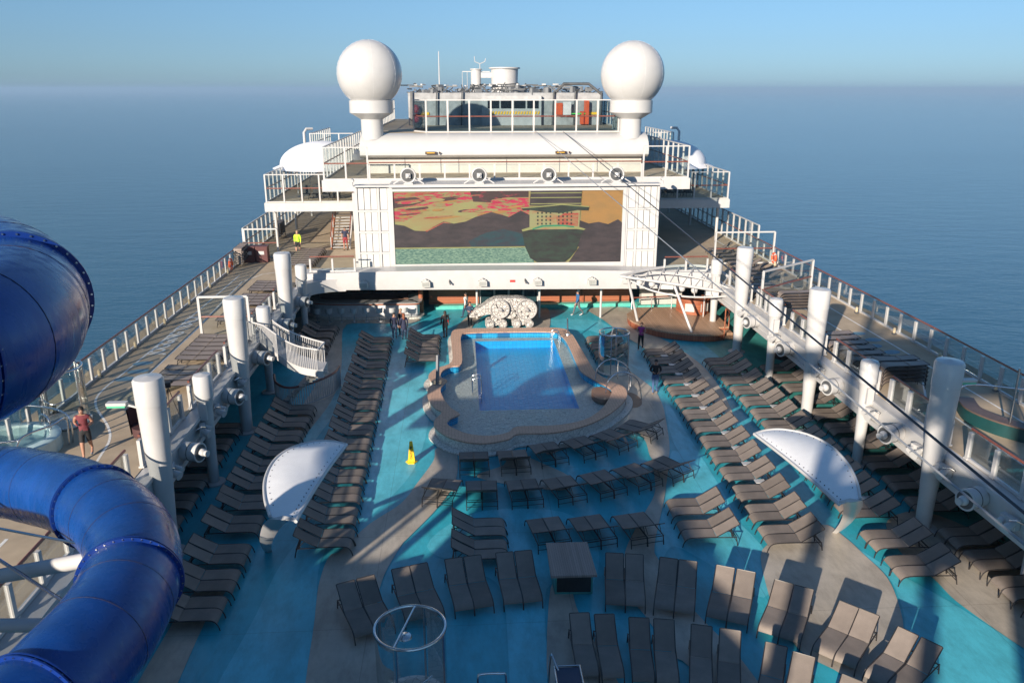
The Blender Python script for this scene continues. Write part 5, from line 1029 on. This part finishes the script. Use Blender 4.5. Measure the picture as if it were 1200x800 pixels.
row(-1.74, [23.3, 24.75], -1, 'the two pairs left of the service cabinet', 'loungers left of the cabinet')
def pairat(cx, cy, ang, where, group, foot=True, gap=.61):
    """cx,cy: middle of the leg line nearest the camera; ang degrees: heading of the far end, positive to the left"""
    a = radians(ang); f = Vector((-sin(a), cos(a))); r_ = Vector((cos(a), sin(a)))
    for j, sg in enumerate((-1, 1)):
        p = Vector((cx, cy)) + r_ * sg * gap / 2
        if foot: q = p; h = a + pi / 2                       # foot near camera, head far
        else: q = p + f * 1.93; h = a - pi / 2               # head near camera
        lounger(q.x, q.y, h, f"{('left', 'right')[j]} lounger, {where}", group)
rw = [(-2.83, 29.87, 0), (-1.1, 29.93, 4), (.60, 30.62, 16), (2.36, 31.17, 27), (3.95, 31.95, 37), (5.48, 33.1, 50)]
for i, (x, y, a) in enumerate(rw): pairat(x, y, a, f'{words[i]} pair from left, curved row nearest the pool', 'curved row of loungers nearest the pool', False)
rw = [(-4.27, 27.45, -12), (-2.57, 27.18, 0), (-.84, 27.19, 6), (.88, 27.35, 16), (2.54, 27.76, 22), (4.11, 28.31, 29), (5.58, 28.93, 33)]
for i, (x, y, a) in enumerate(rw): pairat(x, y, a, f'{words[i]} pair from left, second curved row from the pool', 'second curved row of loungers', False)
for i, (x, y, a) in enumerate([(-.15, 24.15, 10), (1.43, 24.2, 12), (3.06, 24.27, 12)]): pairat(x, y, a, f"{('left', 'middle', 'right')[i]} pair facing away behind the service cabinet", 'loungers behind the cabinet', False)
rw = [(-5.83, 19.88, 23), (-4.42, 20.45, 17), (-2.97, 20.8, 10), (-1.49, 21.0, 5), (1.56, 20.67, -9.5), (2.94, 20.3, -18), (4.36, 19.76, -25), (5.6, 18.95, -33), (6.72, 17.93, -44), (7.6, 16.8, -52)]
for i, (x, y, a) in enumerate(rw): pairat(x, y, a, f'{words[i]} pair from left in the fan shaped front row', 'fan shaped row of loungers near the camera', True, .60)
hd = [(-.02, 19.6, 0), (.7, 19.5, -2), (1.63, 19.28, -7), (2.31, 19.17, -9), (3.33, 18.83, -16), (4.05, 18.6, -18), (5.1, 17.9, -27), (5.65, 17.47, -30), (6.54, 16.5, -40), (7.1, 16.0, -43)]
for i, (x, y, a) in enumerate(hd):
    aa = radians(a); f = Vector((-sin(aa), cos(aa))) * 1.93; lounger(x - f.x, y - f.y, aa + pi / 2, f'{words[i]} lounger from the left in the bottom row cut by the photo edge', 'bottom row of loungers')
# white topped side tables between the loungers on the right
tb = thing('side_table', 'x', 'side table', (0, 0, 0)); MB().box(-.2, .2, -.15, .15, .36, .39).build('table_top', white, tb, smooth=False)
for dx in (-.16, .16):
    for dy in (-.11, .11): MB().cyl((dx, dy, 0), (dx, dy, .36), .016, n=6).build('leg', frame_m, tb)
tk = children(tb); first = True
for nm, X, Ys in (('inner', 8.45, D_[3:]), ('middle', 11.95, E_[3:-1])):
    for i, y in enumerate(Ys):
        o = tb if first else copy_tree(tb, tk); first = False
        o.location = (X + rl.uniform(-.08, .08), y - .17, .008); o['label'] = f"{'nearest' if i == 0 else words[i]} small white topped table along the {nm} right lounger row"; o['group'] = f'white topped tables along the {nm} right lounger row'
# ---------------------------------------------------------------- promenade furniture
FL = make_lounger(True)
FLK = children(FL)
for c in FLK:
    if c.name.split('.')[0] in ('seat', 'backrest'): c.data.materials[0] = slat_y
usedf = [False]
def flat(x, y, h, z, label, group):
    if not usedf[0]: o = FL; usedf[0] = True
    else: o = copy_tree(FL, FLK)
    o.location = (x, y, z); o.rotation_euler = (0, 0, h); o['label'] = label; o['group'] = group; o['category'] = 'sun lounger'
ys = [0, 0] + [32.6 + .68 * i for i in range(11) if i not in (4,)] + [42.4 + .68 * i for i in range(14) if i not in (4, 9)]
for i, y in enumerate(ys[2:]): flat(-14.25, y, pi, 3.01, f"{(words + ['seventeenth', 'eighteenth', 'nineteenth', 'twentieth', 'twenty first', 'twenty second', 'twenty third'])[i]} flat slatted lounger from the camera along the left inner rail", 'flat loungers along the left inner rail')
for i in range(9): flat(-13.6, 56.6 + i * .72, pi, 3.01, f'{words[i]} flat lounger in the far row on the left promenade', 'flat loungers far along the left promenade')
for i in range(9): lounger(15.6, 50.5 + i * 1.25, 0, f'{words[i]} raised lounger in the row by the far right outer railing', 'loungers on the far right promenade', 3.01)
def stack(x, y, h, n, z, where, group):
    for i in range(n): flat(x, y, h, z + i * .17, f'{("bottom" if i == 0 else "top" if i == n - 1 else words[i] + " from bottom")} lounger in {where}', group)
stack(14.3, 31.2, 0, 5, 3.01, 'the near stack by the right inner rail', 'near stack of loungers on the right promenade')
stack(14.3, 31.95, 0, 5, 3.01, 'the second near stack by the right inner rail', 'second stack of loungers on the right promenade')
stack(14.5, 43.2, 0, 6, 3.01, 'the far stack by the right inner rail', 'far stack of loungers on the right promenade')
for i in range(6): flat(14.35, 34.0 + i * .8, 0, 3.01, f'{words[i]} flat lounger from the camera along the right inner rail', 'flat loungers along the right inner rail')
for i in range(5): flat(14.35, 45.3 + i * .85, 0, 3.01, f'{words[i]} flat lounger beyond the far stack at the right inner rail', 'flat loungers far along the right inner rail')
def gate(name, label, x0, x1, y, z, H, y2=None):
    y2 = y if y2 is None else y2; t_ = thing(name, label, 'windscreen', (x0, y, z)); mb = MB()
    for x, yy in ((x0, y), (x1, y2)): mb.box(x - .06, x + .06, yy - .06, yy + .06, z, z + H)
    mb.bar((x0, y, z + H), (x1, y2, z + H), .1, .1); mb.bar((x0, y, z + .06), (x1, y2, z + .06), .1, .1); mb.build('frame', white, t_, smooth=False)
    MB().tube([(x0, y, z + 1.12), (x1, y2, z + 1.12)], .045).build('handrail', rail_m, t_)
    v = [(x0 + .06, y, z + .12), (x1 - .06, y2, z + .12), (x1 - .06, y2, z + H - .06), (x0 + .06, y, z + H - .06)]; v += [(a, b + .01, c) for a, b, c in v]
    MB().add(v, [(0, 1, 2, 3), (4, 7, 6, 5), (0, 4, 5, 1), (2, 6, 7, 3)]).build('glass_pane', glassm, t_, smooth=False, fix=False)
gate('windscreen', 'white framed glass windscreen standing across the left jogging track', -16.4, -13.98, 40.3, 3.0, 2.15)
gate('windscreen', 'white framed glass windscreen beyond the bins on the left promenade', -19.3, -16.9, 61.0, 3.0, 2.15)
gate('windscreen', 'white framed glass windscreen standing across the middle of the right promenade', 13.98, 18.2, 44.3, 3.0, 2.15, 47.4)
gate('windscreen', 'white framed glass windscreen at the far end of the right promenade', 15.0, 19.3, 56.6, 3.0, 2.3)
for i, (x, y) in enumerate(((-18.6, 59.4), (-17.7, 59.4))):
    t_ = thing('waste_bin', f"dark red brown bin with white flap, {('left', 'right')[i]} of the pair on the left promenade", 'bin', (x, y, 3)); MB().box(x - .42, x + .42, y - .3, y + .4, 3.01, 4.15).build('body', mat('dark_wine_wood', (.09, .025, .025), .5), t_, smooth=False)
    MB().box(x - .2, x + .2, y - .315, y - .3, 3.6, 3.85).build('flap', white, t_, smooth=False); MB().box(x - .46, x + .46, y - .34, y + .44, 4.15, 4.2).build('top', mat('dark_wine_wood', (0, 0, 0)), t_, smooth=False)
for k in range(7): flat(-19.0 + .1 * (k % 2), 57.6, pi / 2, 3.01 + k * .16, ('bottom' if k == 0 else 'top' if k == 6 else words[k] + ' from bottom') + ' lounger, stack beside the left life ring', 'stack of loungers beside the left life ring')
for k in range(7): flat(-18.6, 68.6, pi / 2, 3.01 + k * .16, ('bottom' if k == 0 else 'top' if k == 6 else words[k] + ' from bottom') + ' lounger, farthest stack on the left promenade', 'farthest stack of loungers on the left')
# hot tubs
def tub(x, y, R_, label):
    t_ = thing('hot_tub', label, 'hot tub', (x, y, 3))
    MB().lathe([(R_ + .35, 0.01), (R_ + .35, .5), (R_ + .3, .54), (R_, .54), (R_ - .1, .2), (.001, .2)], (x, y, 3), 48).build('shell', mat('tub_shell', (.5, .66, .66), .25), t_, ang=40)
    MB().lathe([(R_ - .02, .46), (.001, .461)], (x, y, 3), 32).build('water', poolwater, t_)
tub(-19.0 + .15, 26.9, 1.15, 'pale round hot tub on the left promenade beside the glass shower')
arcrail('tub_railing', 'tangle of bent chrome rails round the hot tub on the left promenade', [[(-19.3, 28.5, 3), (-19.3, 28.5, 4.0), (-18.3, 28.3, 4.1), (-17.2, 27.6, 4.0), (-17.2, 27.6, 3)], [(-18.0, 25.5, 3), (-17.9, 25.6, 4.0), (-17.3, 26.6, 4.1), (-17.2, 27.4, 4.0), (-17.25, 27.4, 3)], [(-18.4, 28.0, 3), (-18.4, 28.0, 3.9), (-17.9, 27.6, 3.9), (-17.9, 27.6, 3)], [(-19.9, 25.6, 3.9), (-19.0, 25.3, 4.0), (-17.9, 25.6, 4.0)]], .035)
tub(18.6, 23.6, 1.0, 'teal rimmed hot tub at the right edge of the photo')
t_ = thing('tub_bar', 'teal curved step with brown counter beside the hot tub at the right edge', 'counter', (17, 27, 3))
bc = crom([(16.3, 28.6, 3), (15.95, 27.4, 3), (16.3, 26.2, 3), (17.0, 25.3, 3)], 5); ribbon(bc, 0, .1, 3.01, 3.5).build('front', mat('dark_teal_panel', (.004, .05, .052), .6), t_, ang=50); ribbon(bc, -.45, .15, 3.5, 3.56).build('counter', mat('brown_counter', (.12, .08, .065), .5), t_, ang=50)
arcrail('tub_railing', 'bent chrome rails over the brown counter at the right edge', [[(16.0, 28.4, 3.6), (16.2, 28.2, 4.2), (17.5, 27.5, 4.3), (18.8, 27.0, 4.2), (18.9, 27.0, 3)], [(17.0, 25.3, 3.6), (16.9, 25.5, 4.5), (17.0, 25.9, 4.6), (17.8, 26.5, 4.3), (18.3, 26.7, 3.6)]], .035)
tag(MB().cyl((16.55, 26.0, 3), (16.6, 26.1, 5.6), .04, n=8).build('pole', steel, loc=(16.55, 26, 3)), 'slim steel pole beside the teal counter at the right edge', 'pole')
# wicker daybed and green exit fixtures
t_ = thing('wicker_daybed', 'round dark brown wicker daybed under the right promenade', 'daybed', (16.0, 44.5, 0)); MB().lathe([(1.1, 0), (1.15, .4), (.001, .42)], (16, 44.5, .01), 24).build('base', mat('wicker', (.05, .025, .018), .7, bump=.6), t_)
MB().lathe([(1.15 * cos(a), .4 + 1.4 * sin(a)) for a in [pi / 2 * i / 8 for i in range(9)]], (16, 44.5, .01), 20, a0=-.6, a1=pi * .9).build('hood', mat('wicker', (0, 0, 0)), t_)
for i, (x, y, z) in enumerate(((-13.95, 24.9, 5.4), (13.85, 25.3, 5.4))):
    t_ = thing('deck_fixture', f"white arm lamp with green underside on the nearest {('left', 'right')[i]} pillar", 'lamp', (x, y, z)); s = -1 if i == 0 else 1
    MB().box(*sorted((x, x + s * .62)), y - .12, y + .12, z + .05, z + .14).build('shade', white, t_, smooth=False); MB().box(*sorted((x + s * .04, x + s * .6)), y - .11, y + .11, z - .02, z + .045).build('diffuser', mat('green_diffuser', (.1, .5, .3), .4), t_, smooth=False)
    MB().bar((x, y, z + .05), (x - s * .45, y, z - .1), .06, .06).build('arm', white, t_, smooth=False)
for i, (s, y) in enumerate([(-1, 26 + 4.1 * k) for k in range(8)] + [(1, 26 + 4.1 * k) for k in range(8)]):
    x = s * 18.95 if s < 0 else 18.75; t_ = thing('bulkhead_light', (words[i % 8] if i % 8 else 'nearest') + ' small caged light at the foot of the ' + ('left' if s < 0 else 'right') + ' outer railing', 'light', (x, y, 3.35), 'bulkhead lights on the ' + ('left' if s < 0 else 'right') + ' outer railing')
    MB().lathe([(.001, 0), (.07, .01), (.075, .24), (.001, .3)], (x, y, 3.22), 10).build('lens', mat('lamp_cream', (.55, .45, .3), .3), t_); MB().box(x - .09, x + .09, y - .09, y + .09, 3.16, 3.22).build('base', dgrey, t_, smooth=False)
# ---------------------------------------------------------------- people
skinm = mat('skin', (.45, .26, .19), .55, var=.03); skind = mat('tanned_skin', (.36, .19, .13), .55, var=.03)
def cloth(n, c): return mat(n, c, .8, var=.12, scale=8)
hairm = {'dark': mat('dark_hair', (.02, .014, .01), .6), 'ginger': mat('ginger_hair', (.22, .07, .03), .6), 'brown': mat('brown_hair', (.07, .035, .02), .6), 'grey': mat('grey_hair', (.25, .22, .2), .6), 'fair': mat('fair_hair', (.35, .24, .14), .6)}
def person(label, loc, face, shirt, pants, shoes, hair='dark', stride=0.0, arms='down', sleeve='long', leg='long', H=1.72, long_hair=False, hat=None, coat=False, sk=None, extra=None):
    """face: heading in degrees, 0 = facing +y (away), 180 = facing the camera"""
    sk = sk or skinm; k = H / 1.72; V = []; E = []; R = []
    def a(p, r, par=None):
        V.append(tuple(c * k for c in p)); R.append(r * k)
        if par is not None: E.append((par, len(V) - 1))
        return len(V) - 1
    pel = a((0, 0, .93), .16); w = a((0, 0, 1.08), .15, pel); ch = a((0, .0, 1.30), .18, w); sh_ = a((0, 0, 1.42), .13, ch); nk = a((0, .01, 1.50), .055, sh_)
    jaw = a((0, .03, 1.57), .068, nk); hd_ = a((0, .02, 1.65), .085, jaw); a((0, .0, 1.715), .05, hd_)
    a((0, .125, 1.60), .012, jaw)
    for s in (-1, 1):
        ph = s * stride
        hip = a((s * .09, 0, .88), .115, pel); kn = a((s * .10, ph * .5 + .03, .50), .075, hip); an = a((s * .10, ph * .95 - (.12 if ph < 0 else 0), .10 + (.10 if ph < -.1 else 0)), .042, kn)
        ft = a((s * .105, ph * .95 + .06, .045 + (.03 if ph < -.1 else 0)), .045, an); a((s * .11, ph * .95 + .17, .035), .035, ft)
        so = a((s * .20, 0, 1.40), .075, sh_)
        sw = -ph * .5
        if arms == 'down': el = (s * .235, sw * .5 - .02, 1.14); wr = (s * .24, sw + .06, .91)
        elif arms == 'bent': el = (s * .26, -.06, 1.15); wr = (s * .14, .18, 1.14)
        elif arms == 'run': el = (s * .27, -.12 + sw * .6, 1.16); wr = (s * .20, .14 + sw, 1.18)
        elif arms == 'up': el = (s * .24, .16, 1.22); wr = (s * .10, .36, 1.42)
        e_ = a(el, .056, so); w_ = a(wr, .036, e_); d = Vector(wr) - Vector(el); d.normalize(); hp = Vector(wr) + d * .07; h_ = a(tuple(hp), .034, w_)
        q = Vector((1, 0, 0)) if abs(d.x) < .8 else Vector((0, 1, 0)); b = d.cross(q).normalized()
        for f_, (o, L) in enumerate(((-.032, .075), (-.011, .09), (.011, .085), (.032, .065))):
            m1 = hp + d * (.03 + L * .4) + b * o; i1 = a(tuple(m1), .009, h_); a(tuple(m1 + d * L * .5 + q * (-s * .02)), .008, i1)
        i1 = a(tuple(hp + q * (-s * .035) + d * .0), .011, h_); a(tuple(hp + q * (-s * .05) + d * .04), .009, i1)
    me = bpy.data.meshes.new('person'); me.from_pydata(V, E, []); o = bpy.data.objects.new('person', me); S.collection.objects.link(o)
    m1 = o.modifiers.new('s', 'SKIN'); m1.use_smooth_shade = True
    for i, r_ in enumerate(R): me.skin_vertices[0].data[i].radius = (r_, r_ * (.78 if i in (0, 1, 2, 3) else 1))
    me.skin_vertices[0].data[0].use_root = True
    m2 = o.modifiers.new('u', 'SUBSURF'); m2.levels = 1; m2.render_levels = 1
    bpy.context.view_layer.update(); dg = bpy.context.evaluated_depsgraph_get()
    nm = bpy.data.meshes.new_from_object(o.evaluated_get(dg)); bpy.data.objects.remove(o)
    for m in (sk, shirt, pants, shoes): nm.materials.append(m)
    for p in nm.polygons:
        c = p.center / k; ax_ = abs(c.x); idx = 1
        arm = ax_ > .20 and c.z < 1.42 and c.z > .7 or (arms in ('bent', 'up') and c.y > .17 and c.z < 1.5 and c.z > 1.0)
        if c.z > 1.475: idx = 0
        elif c.z < .085 + (.06 if (c.y < -.2) else 0): idx = 3
        elif arm:
            handish = (arms == 'down' and c.z < .93) or (arms in ('bent', 'run', 'up') and c.y > .14)
            if sleeve == 'none': idx = 0 if ax_ > .2 or handish else 1
            elif sleeve == 'short': idx = 0 if (c.z < 1.24 or handish) else 1
            else: idx = 0 if handish else 1
        elif c.z < (.72 if coat else .98): idx = 2 if (leg == 'long' or c.z > .52) else 0
        if idx == 2 and leg == 'short' and c.z < .56: idx = 0
        p.material_index = idx; p.use_smooth = True
    nm.name = 'person'; b_ = bpy.data.objects.new('person', nm); S.collection.objects.link(b_); b_.location = loc; b_.rotation_euler = (0, 0, radians(face))
    OFF[b_.name] = Vector((0, 0, 0)); tag(b_, label, 'person')
    prof = [(.094 * cos(t_) * k, .105 * sin(t_) * k) for t_ in [-.25 + (pi / 2 + .25) * i / 7 for i in range(8)]]
    mb = MB().lathe([(max(r_, .001), z) for r_, z in prof], (0, -.012 * k, 1.655 * k), 14, sy=1.08)
    if long_hair: mb.tube(crom([(0, -.07 * k, 1.66 * k), (0, -.10 * k, 1.52 * k), (0, -.11 * k, 1.36 * k)], 4), [.07, .085, .09, .085, .08, .075, .07, .06, .04][:9], 8)
    mb.build('hair' if not hat else 'cap', hat or hairm[hair], b_, ang=70)
    for s in (-1, 1): MB().sph((s * .032 * k, .098 * k, 1.645 * k), .011 * k, 6).build('eye', black, b_)
    MB().obox((0, .098 * k, 1.575 * k), (.04 * k, .012, .01)).build('mouth', mat('lips', (.3, .1, .08), .5), b_, smooth=False)
    if coat: MB().lathe([(.17 * k, .70 * k), (.165 * k, .95 * k), (.15 * k, 1.1 * k)], (0, 0, 0), 16, sy=.8).build('coat_skirt', shirt, b_)
    if extra: extra(b_, k)
    return b_
blk = cloth('black_cloth', (.015, .015, .018)); nvy = cloth('navy_cloth', (.02, .025, .06)); jean = cloth('blue_denim', (.06, .12, .25)); jn2 = cloth('dark_denim', (.03, .05, .10)); wht = cloth('white_cloth', (.75, .75, .72)); neon = cloth('neon_yellow_cloth', (.55, .85, .05))
wine = cloth('wine_cloth', (.16, .03, .04)); dred = cloth('dark_red_shorts', (.25, .03, .04)); mag = cloth('magenta_cloth', (.40, .04, .22)); blu = cloth('blue_jacket_cloth', (.03, .12, .28)); gryc = cloth('grey_cloth', (.12, .12, .13)); shoe = cloth('white_shoe', (.6, .6, .6)); shoed = cloth('dark_shoe', (.03, .03, .03)); brn = cloth('brown_boot', (.25, .18, .12))
person('man in neon yellow top and black shorts walking on the left promenade', (-15.64, 62.1, 3.0), 176, neon, blk, shoed, 'fair', .16, 'down', 'long', 'short', 1.8)
person('man in navy polo and dark red shorts at the foot of the white stair', (-12.25, 63.6, 3.0), 180, nvy, dred, shoed, 'dark', .1, 'down', 'short', 'short', 1.8, sk=skind)
person('dark haired woman in black standing left in the group of three by the bar', (-7.50, 49.35, 0), 200, nvy, jn2, shoe, 'dark', 0, 'down', H=1.68, long_hair=True)
person('fair haired man in black standing at the back of the group of three', (-7.12, 49.95, 0), 150, blk, blk, shoe, 'fair', 0, 'down', H=1.78)
person('ginger haired woman in navy standing right in the group of three, back turned', (-6.88, 49.15, 0), 10, nvy, jn2, shoed, 'ginger', 0, 'down', H=1.70, long_hair=True, coat=True)
def redbag(b, k): MB().lathe([(.001, 0), (.10, .02), (.11, .16), (.001, .2)], (.22, .06, .98), 12, sx=.8).build('handbag', redm, b); MB().tube([(.2, .05, 1.16), (.15, 0, 1.45), (.05, -.06, 1.5)], .008, 5).build('bag_strap', redm, b)
person('woman in long black coat with a red handbag, back to the camera', (-4.31, 49.5, 0), 15, blk, blk, shoed, 'dark', .06, 'down', H=1.72, long_hair=True, coat=True, extra=redbag)
person('man in white top and dark trousers walking past the wood wall', (-2.95, 54.0, 0), 60, wht, jn2, shoed, 'dark', -.22, 'down', H=1.78, sk=skind)
person('woman in dark jacket and jeans walking toward the camera by the thin column', (-2.71, 51.9, 0), 185, jn2, blk, shoed, 'dark', .14, 'bent', H=1.66, long_hair=True)
person('man in blue jacket and white cap striding beside the life ring', (4.8, 54.2, 0), 100, blu, gryc, shoe, 'grey', .28, 'down', H=1.8, hat=wht)
person('woman in magenta vest and black leggings walking in front of the stage', (7.55, 46.3, 0), 160, mag, blk, shoe, 'brown', .2, 'bent', 'none', H=1.66)
person('man in black jacket and blue jeans walking right of the pool', (6.71, 38.95, 0), 172, blk, jean, brn, 'dark', .12, 'bent', H=1.80, sk=skind)
person('runner in dark red singlet and black shorts beside the hot tub', (-16.15, 26.4, 3.0), 196, wine, blk, shoe, 'dark', .2, 'run', 'none', 'short', 1.80, sk=skind)
def camr(b, k): MB().obox((0, .42, 1.44), (.2, .16, .18)).cyl((0, .5, 1.44), (0, .62, 1.44), .06, n=10).build('held_camera', black, b)
person('man in dark red shirt holding a camera behind the nearest left pillar', (-14.55, 28.9, 3.0), 350, wine, blk, shoed, 'dark', 0, 'up', 'short', H=1.7, sk=skind)
t_ = thing('tripod_camera', 'black camera on a slim tripod beside the man at the left inner rail', 'camera', (-14.35, 29.5, 3))
for k in range(3): MB().cyl((-14.35 + .35 * cos(2.1 * k), 29.5 + .35 * sin(2.1 * k), 3.0), (-14.35, 29.5, 4.35), .015, n=6).build('leg', black, t_)
MB().obox((-14.35, 29.5, 4.45), (.22, .3, .2), .3).cyl((-14.35, 29.6, 4.46), (-14.3, 29.8, 4.46), .07, n=10).build('camera_body', black, t_)
t_ = thing('round_chair', 'dark round backed wicker chair behind the nearest left inner rail', 'chair', (-14.6, 28.0, 3)); MB().lathe([(.5, .1), (.52, .45), (.001, .46)], (-14.7, 28.0, 3), 20).build('seat', mat('wine_wicker', (.07, .03, .03), .7), t_); MB().lathe([(.55, .1), (.62, 1.1), (.57, 1.1), (.5, .1)], (-14.7, 28.0, 3), 20, a0=-.3, a1=pi + .3).build('backrest', mat('wine_wicker', (0, 0, 0)), t_)
